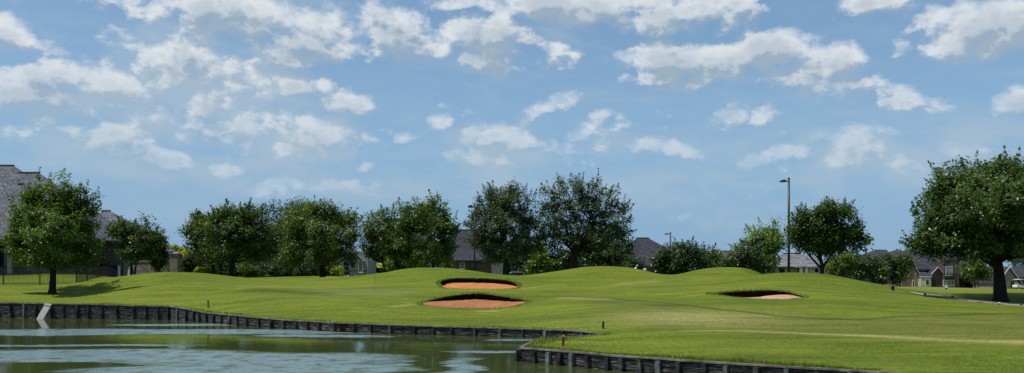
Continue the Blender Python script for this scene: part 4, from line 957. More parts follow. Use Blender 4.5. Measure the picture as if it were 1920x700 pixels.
o = h.part('balcony', MB().box(h.X(1766),h.X(1786),-1.9,-.91,h.Z(521.5),h.Z(520)), TRIMD); m = MB()
for q in np.linspace(h.X(1766),h.X(1786),14): m.box(q-.03,q+.03,-1.88,-1.82,h.Z(520),h.Z(514))
m.box(h.X(1765.8),h.X(1786.2),-1.9,-1.8,h.Z(514.2),h.Z(513.2)); m.build('railing', IRON, o)
h.part('side_roof', MB().hip(h.X(1792),h.X(1862),-.2,4,h.Z(521),h.X(1800),h.X(1850),2.6,h.Z(508)), ROOF_S)
h.window(1798.5,1808,526,538,2.5,TRIMW,RENDER,cols=1,name='door'); h.window(1822,1830,524,539,2.5,TRIMD,WOODD,cols=2,name='door')
h.part('entry_pier', MB().box(h.X(1795.5),h.X(1797.8),-.1,.5,h.bz,h.Z(521.5)), LIME); h.part('entry_pier', MB().box(h.X(1849),h.X(1852.5),-.1,.5,h.bz,h.Z(521.5)), LIME)
# 9 gabled garage house at right edge
h = House('house','gabled house with dark garage door behind the big oak trunk',1905,170)
h.wallb(1898,1990,520,1,12,BRICK2); h.hip(1894,1998,.4,13,520,1915,1975,6,497,ROOF_D)
h.gab(1866,1912,1888,531,500,-.6,9,ROOF_D,STONE); h.window(1893,1903,529,540,-.6,TRIMD,GLASS_D,cols=1,rows=3,name='garage_door')
# 10 little pale cottage in the middle
h = House('cottage','little pale cottage with dark blue door between two middle trees',664,134)
h.wallb(640,690,489,0,8,RENDER); h.gab(634,684,667,489,471,-.5,9,ROOF_L,RENDER)
h.window(645,656,491,516,-.5,TRIMW,GLASS_B,cols=1,rows=3,name='door'); h.window(661,665,494,499,-.5,TRIMD,cols=1,rows=1); h.window(674,681,490,510,-.5,TRIMW,GLASS_G,cols=1,rows=2)

# ------------------------------------------------------------------ iron fence, cottage fence
def fence(label, segs, hgt, sp, name='iron_fence'):
    p0 = segs[0]; t = empty(name,(p0[0],p0[1],H1(*p0))); tag(t,label,'fence'); oz = t.location.z
    for a, b in zip(segs[:-1], segs[1:]):
        a = np.array(a); b = np.array(b); L = np.hypot(*(b-a)); k = max(1,round(L/sp)); u = (b-a)/L
        for i in range(k):
            q0 = a+(b-a)*i/k; q1 = a+(b-a)*(i+1)/k; z0 = H1(*q0)-oz; z1 = H1(*q1)-oz
            l0 = q0-np.array(p0); l1 = q1-np.array(p0)
            MB().box(l0[0]-.045,l0[0]+.045,l0[1]-.045,l0[1]+.045,z0-.2,z0+hgt+.1).build('post', IRON, t)
            m = MB()
            for zz in (.12, hgt-.14, hgt): m.bar((l0[0],l0[1],z0+zz),(l1[0],l1[1],z1+zz),.035,.05)
            n = max(3,int(L/k/.13))
            for j in range(1,n):
                f = j/n; x,y = l0+(l1-l0)*f; z = z0+(z1-z0)*f; m.box(x-.011,x+.011,y-.011,y+.011,z+.04,z+hgt+.03)
            m.build('picket_panel', IRON, t)
fence('black iron picket fence crossing the lawn behind the round tree',[(wx(-130,92),92),(wx(143,92),92),(wx(218,106),106)],1.15,3.5)
fence('short black rail fence beside the pale cottage',[(wx(655,122),122),(wx(688,122),122)],.9,1.6)

# ------------------------------------------------------------------ lamp posts
def lamp(px, d, top, label, arm, w):
    x,y,z = ground(px,d); t = empty('lamp_post',(x,y,z)); tag(t,label,'lamp post','dark lamp posts'); H = wz(top,d)-z
    MB().tube([(0,0,-.6),(0,0,H)],[w*1.08,w*.85],12).build('pole', BRONZE, t, True)
    MB().lathe([(w*1.9,-.3),(w*1.9,.35),(w*1.5,.42),(w*.5,.45)],12).build('base', plain('concrete_base',(.3,.29,.27),.9), t)
    MB().lathe([(w*1.02,0),(w*1.05,.03),(w*.7,.12),(.01,.16)],12,(0,0,H-.04)).build('pole_cap', BRONZE, t)
    MB().bar((-w*.6,0,H-.34),(-arm*.45,0,H-.3),.12,.12).build('arm', BRONZE, t)
    m = MB(); m.prism([(-arm*1.15,H-.36),(-arm*.4,H-.40),(-arm*.4,H-.16),(-arm*.75,H-.14),(-arm*1.15,H-.27)],-.19,.19)
    hd = m.build('lamp_head', BRONZE, t); MB().box(-arm*1.08,-arm*.5,-.15,.15,H-.43,H-.385).build('lens', plain('lamp_lens',(.5,.5,.48),.2), hd)
lamp(1479,100,335,'tallest brown lamp post left of the rounded dark tree',.9,.14)
lamp(890,94,382.5,'thin dark lamp post left of the dark oval tree',.62,.075)
lamp(1257,190,436.5,'far lamp post rising above the evergreen mass',1.15,.2)

# ------------------------------------------------------------------ flagstick, stakes, plank, markers
x,y = hit(701,545.5); z = H1(x,y); t = empty('golf_flag',(x,y,z)); tag(t,'yellow flag with dark emblem on a thin flagstick on the green','flag')
Hf = 54*y/F; lx = 5*y/F
MB().tube([(0,0,-.12),(lx,0,Hf)],[.016,.011],8).build('flagstick', plain('flagstick_paint',(.10,.115,.06),.4), t)
MB().tube([(0,0,-.06),(0,0,.003)],.054,14).build('cup', IRON, t)
def fl(u,v): return (lx+.01-(v*.35)*.04+u*.43, .05*math.sin(u*5.5+v)*u, Hf-.01-v*.36-u*.10-.03*math.sin(u*4))
nu,nv = 14,8; vs=[fl(i/nu,j/nv) for j in range(nv+1) for i in range(nu+1)]; fs=[(j*(nu+1)+i,j*(nu+1)+i+1,(j+1)*(nu+1)+i+1,(j+1)*(nu+1)+i) for j in range(nv) for i in range(nu)]
f_ = MB().add(vs,fs).build('flag_cloth', plain('yellow_cloth',(.62,.60,.10),.8,.1,0,.06), t, True)
m = MB()
for (u0,v0,a,b) in ((.50,.42,.16,.17),(.58,.60,.13,.13),(.40,.55,.10,.10)):
    ps = []
    for q in range(12):
        p = fl(u0+a*math.cos(q*math.pi/6),v0+b*math.sin(q*math.pi/6)); ps.append((p[0],p[1]-.012-.001*len(m.f),p[2]))
    m.poly(ps)
m.build('emblem', plain('emblem_print',(.05,.08,.03),.8), f_)
def stake(px, py, top, w, label, mat, capmat=None, lean=0.0):
    x,y = hit(px,py); z = H1(x,y); t = empty('marker_stake',(x,y,z)); tag(t,label,'stake'); h_ = (py-top)*y/F
    m = MB(); m.add([(-w,-w,-.2),(w,-w,-.2),(w,w,-.2),(-w,w,-.2),(-w+lean,-w,h_*.93),(w+lean,-w,h_*.93),(w+lean,w,h_*.93),(-w+lean,w,h_*.93),(lean,0,h_)],
        [(0,1,5,4),(1,2,6,5),(2,3,7,6),(3,0,4,7),(4,5,8),(5,6,8),(6,7,8),(7,4,8)]); m.build('shaft', mat, t)
    if capmat: MB().box(-w*1.12+lean*.95,w*1.12+lean*.95,-w*1.12,w*1.12,h_*.80,h_*.90).build('band', capmat, t)
stake(1055.5,649,627,.042,'red hazard stake with pale band on the near grass point',plain('red_paint',(.15,.022,.018),.6),plain('pale_paint',(.45,.36,.32),.6),.02)
stake(1131,617.5,603,.045,'black stake at the tip of the narrow inlet',plain('black_paint',(.012,.012,.014),.5),IRON)
stake(391,578,562.5,.05,'weathered grey stake on the slope above the left wall',plain('weathered_wood',(.14,.12,.11),.8),TRIMD,-.03)
# white plank
d = 60.6; a = W(73,595,d-.75); a[2] = -.12; b = W(91.5,569.5,d-.02); t = empty('plank',(a[0],a[1],a[2])); tag(t,'pale weathered plank leaning from the left wall into water','plank')
dv = Vector(b-a); MB().bar((0,0,0),dv,.42,.05,(0,-1,0)).build('board', plain('bleached_wood',(.30,.295,.285),.8,.2,0,.15,5), t)
MB().bar(dv*.86+Vector((0,-.05,.03)),dv*.93+Vector((0,-.05,.03)),.44,.04,(0,-1,0)).build('cleat', plain('bleached_wood2',(.33,.32,.30),.8), t)

# concrete cart path at right
def ribbon(name, line, w, up, mat, label):
    L = dens(line,.8,False); T = np.gradient(L,axis=0); T/=np.hypot(T[:,0],T[:,1])[:,None]; Nn = np.stack([-T[:,1],T[:,0]],1); vs=[];fs=[]
    for i in range(len(L)):
        for k,q in enumerate(np.linspace(-w/2,w/2,5)):
            p = L[i]+Nn[i]*q; vs.append((p[0],p[1],H1(p[0],p[1])+up))
        for q,dz in ((w/2,-.25),(-w/2,-.25)):
            p = L[i]+Nn[i]*q; vs.append((p[0],p[1],H1(p[0],p[1])+up+dz))
    for i in range(len(L)-1):
        a=i*7;b=a+7
        for k in range(4): fs.append((a+k,b+k,b+k+1,a+k+1))
        fs.append((a+4,b+4,b+5,a+5)); fs.append((b,a,a+6,b+6))
    o = MB().add(vs,fs).build(name,mat); tag(o,label,kind='structure')
    for p in o.data.polygons[:1]:
        if p.normal.z < 0: o.data.flip_normals()
PATHM = plain('path_concrete',(.27,.25,.21),.9,.2,0,.2,2)
pl = [hit(1712,551),hit(1745,553.5),hit(1790,560),hit(1830,565.5),hit(1875,569.5),hit(1920,573.5)]
pl = [np.array(p) for p in pl]; pl.append(pl[-1]+np.array([7,-2.2]))
ribbon('cart_path', pl, 1.7, .05, PATHM, 'pale concrete cart path passing in front of the big oak')
def marker(px, py, label, white):
    x,y = hit(px,py); z = H1(x,y); t = empty('path_bollard',(x,y,z)); tag(t,label,'bollard','short bollards along the cart path')
    k = y/F*(.62 if y > 100 else 1); m = TRIMW if white else IRON; r_ = 2.0*k
    MB().lathe([(r_,-.15),(r_,2.4*k),(r_*.9,2.6*k)],10).build('shaft', m if not white else TRIMD, t, True)
    MB().lathe([(r_*1.25,0),(r_*1.3,1.2*k),(r_*.9,1.9*k),(.01,2.1*k)],10,(0,0,2.6*k)).build('cap', m, t, True)
marker(1734.5,554.8,'dark bollard at the far left end of the cart path',False); marker(1786,559.5,'dark bollard at the edge of the big oak shade',False)
marker(1874,572,'white topped bollard directly in front of big oak trunk',True); marker(1915,574,'dark bollard by the cart path nearest the right edge',False); marker(1774.5,542.5,'small pale bollard in front of the curved gable',True)
# guard post with bin under the slender evergreen
x,y = hit(1674,545.5); t = empty('tree_guard',(x,y,H1(x,y))); tag(t,'dark round guard at the foot of the slender evergreen','tree guard')
k=y/F; MB().lathe([(2.9*k,-.1),(2.9*k,7.5*k),(3.2*k,8*k),(2.2*k,8.4*k),(2.0*k,7.4*k)],12).build('sleeve', IRON, t, True); MB().lathe([(3.2*k,-.05),(3.3*k,.05),(3.1*k,.12)],12).build('ring', TRIMD, t)
# small pale stone on mound crest
x,y = wx(1209.5,89.6),89.6; m = MB(); r_=random.Random(3)
m.lathe([(.02,-.1),(.14,-.06),(.19,.06),(.15,.17),(.06,.25),(.01,.27)],9); m.v=[(a*r_.uniform(.8,1.2),b*r_.uniform(.8,1.2),c) for a,b,c in m.v]
o = m.build('stone', LIME, None, True); o.location=(x,y,H1(x,y)); tag(o,'small pale stone on the mound crest right of the golfer','stone')

# basketball hoop
x,y,z = ground(1837,158); t = empty('basketball_hoop',(x,y,z)); tag(t,'white fan shaped basketball backboard on pole before the brick house','hoop')
k = y/F; zt = wz(505,y)-z; m = MB(); r_ = 5.6*k
m.prism([(-r_,0+zt),(r_,0+zt),(r_*.98,zt+3.2*k)]+[(r_*.98*math.cos(q),zt+3.2*k+r_*.72*math.sin(q)) for q in np.linspace(.3,math.pi-.3,11)]+[(-r_*.98,zt+3.2*k)],-.03,.03)
bb = m.build('backboard', plain('board_white',(.72,.72,.70),.4), t); m = MB(); s_=.24
for a,b in (((-s_,.22),(s_,.22)),((s_,.22),(s_,.62)),((s_,.62),(-s_,.62)),((-s_,.62),(-s_,.22))): m.bar((a[0],-.045,zt+a[1]),(b[0],-.045,zt+b[1]),.05,.03)
m.build('target_square', IRON, bb)
m = MB(); ring=[(.23*math.cos(q),-.3+.23*math.sin(q),zt+.18) for q in np.linspace(0,2*math.pi,17)]; m.tube(ring,.018,6); m.build('rim', plain('rim_orange',(.5,.12,.03),.5), t)
m = MB(); m.tube([(0,.5,-.3),(0,.5,zt-.3),(0,.06,zt+.3)],[.07,.07,.06],8); m.build('pole', IRON, t)

# golf cart
x,y,z = ground(1913,160); t = empty('golf_cart',(x,y,z),.2); tag(t,'white roofed golf cart parked by the gabled garage house','golf cart')
wm = plain('cart_white',(.66,.66,.63),.35,.4,0,.05); tm = plain('tyre',(.02,.02,.02),.8)
m = MB(); m.prism([(-1.15,.32),(1.1,.32),(1.2,.62),(.95,.85),(.62,.88),(.5,.5),(-.15,.48),(-.2,.78),(-1.1,.8),(-1.2,.6)],-.58,.58); m.build('body', wm, t, bevel=.04)
m = MB(); m.prism([(-1.05,1.72),(.75,1.76),(.78,1.82),(-.2,1.88),(-1.08,1.80)],-.62,.62); m.build('roof', wm, t, bevel=.02)
m = MB(); m.prism([(-.75,.8),(-.12,.8),(-.12,.92),(-.68,.93),(-.8,1.25),(-.92,1.25)],-.5,.5); m.build('seat', plain('seat_tan',(.35,.3,.24),.7), t)
for sx,sx2 in ((.72,.6),(-1.0,-.95)):
    for sy in (-.54,.54): MB().tube([(sx,sy,.8),(sx2,sy,1.75)],.025,6).build('roof_post', IRON, t)
for sx in (-.78,.78):
    for sy in (-.5,.5):
        w_ = MB().tube([(sx,sy-.1,.24),(sx,sy+.1,.24)],.24,16).build('wheel', tm, t); MB().tube([(sx,sy-.112,.24),(sx,sy+.112,.24)],.12,12).build('hub', wm, w_)
MB().tube([(.5,-.25,.85),(.3,-.25,1.1)],.025,6).build('steering_column', IRON, t)

# parked car half hidden beyond the dip
x,y,z = ground(972,122); t = empty('parked_car',(x,y,z),.05); tag(t,'pale blue grey parked car half hidden beyond the dip','car'); cb = plain('car_paint',(.20,.25,.30),.25,.5,.2,.05)
m = MB(); prof=[(-2.25,.35),(2.2,.35),(2.28,.6),(2.15,.85),(1.1,.95),(.55,1.42),(-.95,1.45),(-1.7,1.0),(-2.25,.92)]; m.prism(prof,-.85,.85); m.build('body', cb, t, bevel=.09)
m = MB(); m.prism([(-1.5,1.0),(.95,.98),(.5,1.36),(-.9,1.38)],-.87,.87); m.build('window', GLASS_D, t)
for sx in (-1.4,1.4):
    for sy in (-.78,.78):
        w_ = MB().tube([(sx,sy-.11,.33),(sx,sy+.11,.33)],.33,18).build('wheel', tm, t); MB().tube([(sx,sy-.12,.33),(sx,sy+.12,.33)],.19,14).build('rim', TRIMW, w_)
for sy in (-.6,.6): MB().box(2.2,2.3,sy-.18,sy+.18,.62,.76).build('headlight', TRIMW, t)

# ------------------------------------------------------------------ golfer beyond the crest, bending forward
def golfer():
    px = 1187.5; d = 103.0; x = wx(px,d); z = H1(x,d); s = .98
    t = empty('person',(x,d,z)); tag(t,'person in white shirt and white cap bending forward behind the mound crest','person')
    J = {'pel':(0,0,.93),'spi':(.10,0,1.12),'che':(.24,0,1.30),'nek':(.34,-.01,1.43),'hd0':(.40,-.02,1.50),'hd1':(.45,-.03,1.62),
         'hl':(0,-.10,.88),'kl':(.06,-.12,.49),'al':(-.03,-.13,.09),'tl':(.15,-.15,.03),'hr':(0,.10,.88),'kr':(.05,.12,.49),'ar':(-.04,.13,.09),'tr':(.14,.15,.03),
         'sl':(.25,-.19,1.33),'el':(.36,-.21,1.06),'wl':(.47,-.10,.86),'hal':(.51,-.06,.79),'sr':(.25,.19,1.33),'er':(.37,.20,1.06),'wr':(.48,.06,.85),'har':(.52,.02,.77)}
    E_ = [('pel','spi'),('spi','che'),('che','nek'),('nek','hd0'),('hd0','hd1'),('pel','hl'),('hl','kl'),('kl','al'),('al','tl'),('pel','hr'),('hr','kr'),('kr','ar'),('ar','tr'),
          ('che','sl'),('sl','el'),('el','wl'),('wl','hal'),('che','sr'),('sr','er'),('er','wr'),('wr','har')]
    R_ = dict(pel=.15,spi=.14,che=.155,nek=.06,hd0=.085,hd1=.095,hl=.10,kl=.062,al=.045,tl=.04,hr=.10,kr=.062,ar=.045,tr=.04,sl=.075,el=.045,wl=.03,hal=.035,sr=.075,er=.045,wr=.03,har=.035)
    ks = list(J); me = bpy.data.meshes.new('body'); me.from_pydata([J[k] for k in ks],[(ks.index(a),ks.index(b)) for a,b in E_],[]); me.update()
    o = bpy.data.objects.new('body',me); COL.objects.link(o); o.parent = t
    sk = o.modifiers.new('skin','SKIN')
    if not me.skin_vertices: me.skin_vertices.new() if hasattr(me.skin_vertices,'new') else None
    if len(me.skin_vertices):
        for i,k in enumerate(ks): me.skin_vertices[0].data[i].radius=(R_[k],R_[k]); me.skin_vertices[0].data[i].use_root = (k=='pel')
    o.modifiers.new('sub','SUBSURF').levels = 2; o.modifiers['sub'].render_levels = 2
    m = N('golfer'); tc = m.n('ShaderNodeTexCoord'); sx = m.n('ShaderNodeSeparateXYZ'); m.l(tc.outputs['Object'],sx.inputs[0]); zz = sx.outputs[2]
    c = m.mix(m.math('GREATER_THAN',zz,.92),(.05,.055,.07),(.72,.72,.70)); c = m.mix(m.math('LESS_THAN',zz,.07),c,(.5,.5,.5))
    c = m.mix(m.math('GREATER_THAN',zz,1.44),c,(.36,.2,.14)); m.pbr(c,.8,.2); me.materials.append(m.m)
    # fingers on each hand
    skin = plain('skin',(.36,.2,.14),.6); fm = MB()
    for hx,hy in (('hal',-1),('har',1)):
        b = Vector(J[hx])
        for q in range(4): fm.tube([b+Vector((.0,(q-1.5)*.017,-.01)),b+Vector((.02,(q-1.5)*.018,-.055)),b+Vector((.0,(q-1.5)*.017,-.085-.006*(q in (1,2))))],[.010,.009,.007],6)
        fm.tube([b+Vector((.02,0,.0)),b+Vector((.05,-.01*hy,-.03)),b+Vector((.05,-.012*hy,-.06))],[.011,.010,.008],6)
    fm.build('fingers', skin, t, True)
    hc = Vector((.475,-.02,1.60)); m = MB()
    m.lathe([(.112,.0),(.115,.03),(.10,.075),(.06,.105),(.01,.115)],14,(hc.x-.02,hc.y,hc.z+.01)); m.prism([(hc.x+.05,hc.z-.005),(hc.x+.21,hc.z-.05),(hc.x+.21,hc.z-.035),(hc.x+.05,hc.z+.025)],hc.y-.085,hc.y+.085)
    m.build('cap', plain('cap_white',(.78,.78,.77),.8,.1,0,.05), t, True)
    m = MB(); m.lathe([(.005,-.02),(.016,0),(.005,.02)],6,(hc.x+.085,hc.y-.05,hc.z-.04)); m.lathe([(.005,-.02),(.016,0),(.005,.02)],6,(hc.x+.085,hc.y+.05,hc.z-.04)); m.build('eyes', IRON, t)
    m = MB(); m.lathe([(.006,-.05),(.024,-.03),(.012,.03)],6,(hc.x+.115,hc.y,hc.z-.06)); m.build('nose', skin, t, True)
golfer()
build_blades()
# ------------------------------------------------------------------ sky, sun, camera
SUN_EL = math.radians(66); SUN_AZ = math.radians(-110)     # azimuth measured from +Y towards +X
sd = Vector((math.sin(SUN_AZ)*math.cos(SUN_EL), math.cos(SUN_AZ)*math.cos(SUN_EL), math.sin(SUN_EL)))
w = bpy.data.worlds.new('World'); scene.world = w; w.use_nodes = True; T = w.node_tree; T.nodes.clear()
def wn(t, **k):
    n = T.nodes.new(t)
    for a, b in k.items(): setattr(n, a, b)
    return n
def lk(a, b): T.links.new(a, b)
def wm(op, a, b=None, c=None, clamp=False, tree=None):
    tr = tree or T; n = tr.nodes.new('ShaderNodeMath'); n.operation = op; n.use_clamp = clamp
    for i, v in enumerate((a,b,c)):
        if v is None: continue
        if isinstance(v,(int,float)): n.inputs[i].default_value = v
        else: tr.links.new(v, n.inputs[i])
    return n.outputs[0]
# clouds: px, py, rx, ry, tilt, weight
BILL = 1.25
CL = [(470,40,190,46,.05,1.0),(400,20,130,30,0,.9),(565,82,105,42,.05,1.0),(345,92,70,38,-.3,.85),(310,135,70,60,.2,.72),
 (55,178,85,48,-.1,1.0),(120,160,90,40,0,.75),(215,172,85,42,.2,.95),(275,190,45,30,.3,.7),(110,95,40,18,0,.4),(120,205,60,22,0,.7),(190,248,70,30,-.05,.95),(298,298,58,24,.15,.95),(20,243,45,20,.1,.85),(10,55,48,26,.2,.95),
 (400,165,170,75,.15,.60),(520,255,150,44,.05,.76),(470,240,46,30,.3,.7),(575,168,50,36,.3,.95),(640,195,55,24,.2,.85),(600,265,60,26,.25,.6),
 (750,65,72,46,.25,1.0),(800,95,50,34,0,.8),(890,80,60,42,.3,.95),(955,72,60,40,.2,.9),(1030,95,48,30,.45,.8),(910,120,60,24,.1,.8),
 (1090,12,190,32,.0,1.1),(1250,28,130,28,-.03,1.1),(1375,22,52,32,-.2,1.0),(900,5,80,14,0,.6),
 (1635,10,46,24,.1,.9),(1840,50,110,46,.0,1.1),(1900,40,60,44,0,1.0),(1905,192,28,28,.2,.95),
 (1265,105,82,36,.1,1.05),(1260,145,76,22,.05,.95),(1360,120,70,34,.15,1.0),(1445,108,72,40,.3,1.05),(1510,140,80,40,.2,1.05),(1570,125,46,36,.3,1.0),(1600,165,62,30,.3,.95),(1665,190,80,26,.18,1.0),(1560,185,80,14,.1,.6),
 (1612,266,56,26,0,.62),(1640,318,60,24,.1,.48),(1465,305,56,22,.05,.50),(1240,285,66,20,.1,.66),(1290,292,24,10,0,.6),(952,262,74,28,.05,.72),(905,300,60,24,0,.48),(1065,300,50,20,.1,.52),(1022,206,50,18,-.45,.55),(1122,213,16,13,0,.66),(1120,250,50,24,-.2,.46),(820,240,20,18,0,.52),(750,268,22,11,0,.72),
 (1412,232,44,24,.1,.42),(1110,282,46,18,0,.42),(530,358,54,16,0,.42),(640,355,60,16,.05,.38),(420,322,24,12,0,.40),(685,308,16,9,-.3,.52),(1802,284,28,14,.3,.6),(1590,300,40,16,0,.46)]
RAD = 1/F
def azel(px, py):
    u = (px-CX)/F; v = (HY-py)/F; r = math.sqrt(u*u+1); return math.atan(u), math.atan(v/r)
g = bpy.data.node_groups.new('cloud_field','ShaderNodeTree')
g.interface.new_socket('P', in_out='INPUT', socket_type='NodeSocketVector'); g.interface.new_socket('D', in_out='OUTPUT', socket_type='NodeSocketFloat'); g.interface.new_socket('S', in_out='OUTPUT', socket_type='NodeSocketFloat')
gi = g.nodes.new('NodeGroupInput'); go = g.nodes.new('NodeGroupOutput')
nw = g.nodes.new('ShaderNodeTexNoise'); nw.inputs['Scale'].default_value = 9; nw.inputs['Detail'].default_value = 3; nw.inputs['Roughness'].default_value = .55
g.links.new(gi.outputs[0], nw.inputs['Vector'])
va = g.nodes.new('ShaderNodeVectorMath'); va.operation = 'SUBTRACT'; g.links.new(nw.outputs['Color'], va.inputs[0]); va.inputs[1].default_value = (.5,.5,.5)
vb = g.nodes.new('ShaderNodeVectorMath'); vb.operation = 'MULTIPLY_ADD'; g.links.new(va.outputs[0], vb.inputs[0]); vb.inputs[1].default_value = (.05,.035,0); g.links.new(gi.outputs[0], vb.inputs[2])
acc = None
for (px,py,rx,ry,rot,wt) in CL:
    a, e = azel(px,py); mp = g.nodes.new('ShaderNodeMapping'); mp.vector_type = 'TEXTURE'
    mp.inputs['Location'].default_value = (a,e,0); mp.inputs['Rotation'].default_value = (0,0,-rot); mp.inputs['Scale'].default_value = (rx/F*1.2, ry/F*1.2, 1)
    if acc is None: g.links.new(vb.outputs[0], mp.inputs['Vector'])
    else:   # chained so that the blobs are evaluated one after another
        ch = g.nodes.new('ShaderNodeVectorMath'); ch.operation = 'MULTIPLY_ADD'; g.links.new(acc, ch.inputs[0]); ch.inputs[1].default_value = (1e-7,1e-7,0); g.links.new(vb.outputs[0], ch.inputs[2]); g.links.new(ch.outputs[0], mp.inputs['Vector'])
    dt = g.nodes.new('ShaderNodeVectorMath'); dt.operation = 'DOT_PRODUCT'; g.links.new(mp.outputs[0], dt.inputs[0]); g.links.new(mp.outputs[0], dt.inputs[1])
    q = wm('MULTIPLY_ADD', dt.outputs['Value'], -wt, wt, tree=g)
    if acc is None: acc = q
    else:
        n = g.nodes.new('ShaderNodeMath'); n.operation = 'SMOOTH_MAX'; n.inputs[2].default_value = .18; g.links.new(acc, n.inputs[0]); g.links.new(q, n.inputs[1]); acc = n.outputs[0]
acc = wm('MAXIMUM', acc, -.6, tree=g)
ms = g.nodes.new('ShaderNodeMapping'); ms.inputs['Scale'].default_value = (1,1.5,1); g.links.new(gi.outputs[0], ms.inputs['Vector'])
nf = g.nodes.new('ShaderNodeTexNoise'); nf.noise_dimensions = '2D'; nf.inputs['Scale'].default_value = 34; nf.inputs['Detail'].default_value = 7; nf.inputs['Roughness'].default_value = .62; g.links.new(ms.outputs[0], nf.inputs['Vector'])
nl = g.nodes.new('ShaderNodeTexNoise'); nl.noise_dimensions = '2D'; nl.inputs['Scale'].default_value = 13; nl.inputs['Detail'].default_value = 2; nl.inputs['Roughness'].default_value = .5; g.links.new(ms.outputs[0], nl.inputs['Vector'])
wv = g.nodes.new('ShaderNodeVectorMath'); wv.operation = 'MULTIPLY_ADD'; g.links.new(nf.outputs['Color'], wv.inputs[0]); wv.inputs[1].default_value = (.03,.03,0); g.links.new(ms.outputs[0], wv.inputs[2])
vo = g.nodes.new('ShaderNodeTexVoronoi'); vo.voronoi_dimensions = '2D'; vo.feature = 'F1'; vo.inputs['Scale'].default_value = 40; vo.inputs['Detail'].default_value = 2.0; vo.inputs['Roughness'].default_value = .55; vo.normalize = True; g.links.new(wv.outputs[0], vo.inputs['Vector'])
bil = wm('SUBTRACT', .34, vo.outputs['Distance'], tree=g)
S_ = wm('MULTIPLY_ADD', wm('SUBTRACT', nl.outputs['Fac'], .5, tree=g), 1.5, acc, tree=g)
S2 = wm('MULTIPLY_ADD', bil, BILL, S_, tree=g)
D = wm('MULTIPLY_ADD', wm('SUBTRACT', nf.outputs['Fac'], .5, tree=g), 1.65, S2, tree=g); g.links.new(D, go.inputs[0]); g.links.new(S2, go.inputs[1])

tc = wn('ShaderNodeTexCoord'); sx = wn('ShaderNodeSeparateXYZ'); lk(tc.outputs['Generated'], sx.inputs[0])
az = wm('ARCTAN2', sx.outputs[0], wm('ABSOLUTE', sx.outputs[1])); el = wm('ARCSINE', sx.outputs[2])
P = wn('ShaderNodeCombineXYZ'); lk(az, P.inputs[0]); lk(el, P.inputs[1])
P2 = wn('ShaderNodeVectorMath', operation='ADD'); lk(P.outputs[0], P2.inputs[0]); P2.inputs[1].default_value = (-.006,.013,0)
d1 = wn('ShaderNodeGroup'); d1.node_tree = g; lk(P.outputs[0], d1.inputs[0])
d2 = wn('ShaderNodeGroup'); d2.node_tree = g; lk(P2.outputs[0], d2.inputs[0])
def mapr(v,a,b,c=0.,d=1.,smooth=True):
    m = wn('ShaderNodeMapRange'); m.interpolation_type = 'SMOOTHSTEP' if smooth else 'LINEAR'; lk(v,m.inputs[0])
    for i,q in enumerate((a,b,c,d)): m.inputs[i+1].default_value = q
    return m.outputs[0]
sd_ = wm('SUBTRACT', d1.outputs[1], d2.outputs[1]); fine = wm('SUBTRACT', d1.outputs[0], d1.outputs[1])
lit0 = mapr(wm('MULTIPLY_ADD', fine, .45, sd_), -.42, .48, 0, 1, True)
thick = mapr(d1.outputs[1], .55, 1.35, 0, .58)
lit = wm('SUBTRACT', lit0, thick, clamp=True)
alpha = mapr(wm('MULTIPLY_ADD', lit0, .42, d1.outputs[0]), .12, 1.38)
VEIL = [(400,165,250,110,.1,.9),(530,255,210,60,0,.9),(250,205,200,85,.1,.8),(110,235,170,70,0,.7),(330,310,260,50,0,.6),(985,285,200,60,0,.7),(1600,300,300,70,0,.75),(1150,270,150,60,0,.55),(1820,265,170,70,0,.7),(900,345,900,46,0,.6),(560,30,230,60,0,.5)]
vacc = None
nvv = wn('ShaderNodeTexNoise'); nvv.noise_dimensions = '2D'; nvv.inputs['Scale'].default_value = 11; nvv.inputs['Detail'].default_value = 5; nvv.inputs['Roughness'].default_value = .62
mvv = wn('ShaderNodeMapping'); mvv.inputs['Scale'].default_value = (1,2.0,1); lk(P.outputs[0], mvv.inputs['Vector']); lk(mvv.outputs[0], nvv.inputs['Vector'])
for (px,py,rx,ry,rot,wt) in VEIL:
    a, e = azel(px,py); mp = wn('ShaderNodeMapping', vector_type='TEXTURE')
    mp.inputs['Location'].default_value = (a,e,0); mp.inputs['Rotation'].default_value = (0,0,-rot); mp.inputs['Scale'].default_value = (rx/F, ry/F, 1)
    if vacc is None: lk(P.outputs[0], mp.inputs['Vector'])
    else:
        ch = wn('ShaderNodeVectorMath', operation='MULTIPLY_ADD'); lk(vacc, ch.inputs[0]); ch.inputs[1].default_value = (1e-7,1e-7,0); lk(P.outputs[0], ch.inputs[2]); lk(ch.outputs[0], mp.inputs['Vector'])
    dt = wn('ShaderNodeVectorMath', operation='DOT_PRODUCT'); lk(mp.outputs[0], dt.inputs[0]); lk(mp.outputs[0], dt.inputs[1])
    q = wm('MULTIPLY_ADD', dt.outputs['Value'], -wt, wt)
    vacc = wm('MAXIMUM', q, 0.0) if vacc is None else wm('MAXIMUM', q, vacc)
valpha = mapr(wm('MULTIPLY_ADD', wm('SUBTRACT', nvv.outputs['Fac'], .5), 2.2, vacc), .05, 1.0, 0, .72)
def mixc(f,a,b,mode='MIX'):
    m = wn('ShaderNodeMix', data_type='RGBA', blend_type=mode)
    for s,v in ((m.inputs[0],f),(m.inputs[6],a),(m.inputs[7],b)):
        if isinstance(v,(int,float)): s.default_value = v
        elif isinstance(v,tuple): s.default_value = (*v,1)
        else: lk(v,s)
    return m.outputs[2]
sky = wn('ShaderNodeTexSky', sky_type='NISHITA'); sky.sun_disc = False; sky.sun_elevation = SUN_EL; sky.sun_rotation = SUN_AZ
sky.air_density = 1.0; sky.dust_density = 1.2; sky.ozone_density = 1.6; sky.altitude = 100
SKY_S = .085; SKY_TINT = (1.22,1.38,1.43)
base = mixc(1.0, sky.outputs[0], SKY_TINT, 'MULTIPLY')
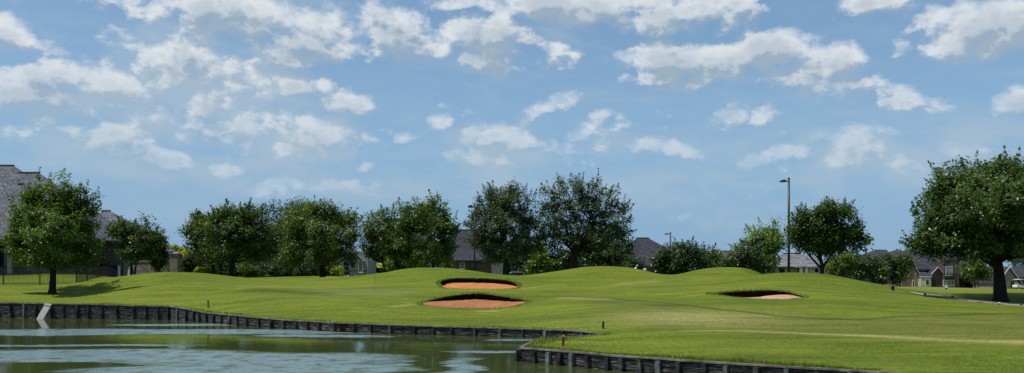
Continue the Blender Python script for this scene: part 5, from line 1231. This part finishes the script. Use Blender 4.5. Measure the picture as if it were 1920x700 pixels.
base = mixc(mapr(el, .26, .0, .25, .9), base, tuple(c/SKY_S for c in (.225,.41,.64)))
k = 1/SKY_S
ccol = mixc(lit, tuple(c*k for c in (.34,.435,.535)), tuple(c*k for c in (.76,.795,.825)))
# thin high veil and horizon haze
mv = wn('ShaderNodeMapping'); mv.inputs['Scale'].default_value = (2.2,9,1); lk(P.outputs[0], mv.inputs['Vector'])
nv_ = wn('ShaderNodeTexNoise'); nv_.inputs['Scale'].default_value = 3.2; nv_.inputs['Detail'].default_value = 6; nv_.inputs['Roughness'].default_value = .6; lk(mv.outputs[0], nv_.inputs['Vector'])
veil = wm('MULTIPLY', mapr(nv_.outputs['Fac'], .42, .74), mapr(el, .30, .05, .12, .5))
c1 = mixc(veil, base, tuple(c*k for c in (.42,.52,.61)))
c1 = mixc(valpha, c1, tuple(c*k for c in (.40,.515,.63)))
c2 = mixc(wm('MULTIPLY', alpha, mapr(el, .09, .235, .42, .95)), c1, ccol)
haze = mapr(el, .14, .0, 0, .35)
c3 = mixc(haze, c2, tuple(c*k for c in (.28,.425,.575)))
bg = wn('ShaderNodeBackground'); bg.inputs['Strength'].default_value = SKY_S; lk(c3, bg.inputs['Color'])
ow = wn('ShaderNodeOutputWorld'); lk(bg.outputs[0], ow.inputs['Surface'])
w.cycles.sampling_method = 'MANUAL'; w.cycles.sample_map_resolution = 512
L = bpy.data.lights.new('sun','SUN'); L.energy = 4.7; L.angle = math.radians(.55); L.color = (1.0,.955,.88)
lo = bpy.data.objects.new('sun', L); COL.objects.link(lo); lo.rotation_euler = (-sd).to_track_quat('-Z','Y').to_euler(); lo.location = (0,0,60)
cam = bpy.data.cameras.new('camera'); co = bpy.data.objects.new('camera', cam); COL.objects.link(co); scene.camera = co
co.location = (0,0,CAMZ); co.rotation_euler = (math.radians(90),0,0); cam.sensor_width = 36; cam.sensor_fit = 'HORIZONTAL'; cam.lens = 36*F/1920
cam.shift_y = (HY-350)/1920; cam.clip_end = 6000; cam.clip_start = .1
scene.view_settings.view_transform = 'Standard'; scene.view_settings.look = 'None'; scene.view_settings.exposure = 0
scene.render.engine = 'CYCLES'; scene.cycles.max_bounces = 6; scene.cycles.diffuse_bounces = 2; scene.cycles.glossy_bounces = 2; scene.cycles.transparent_max_bounces = 4; scene.cycles.transmission_bounces = 2
scene.cycles.sample_clamp_indirect = 4; scene.cycles.sample_clamp_direct = 1.6; scene.cycles.use_denoising = True
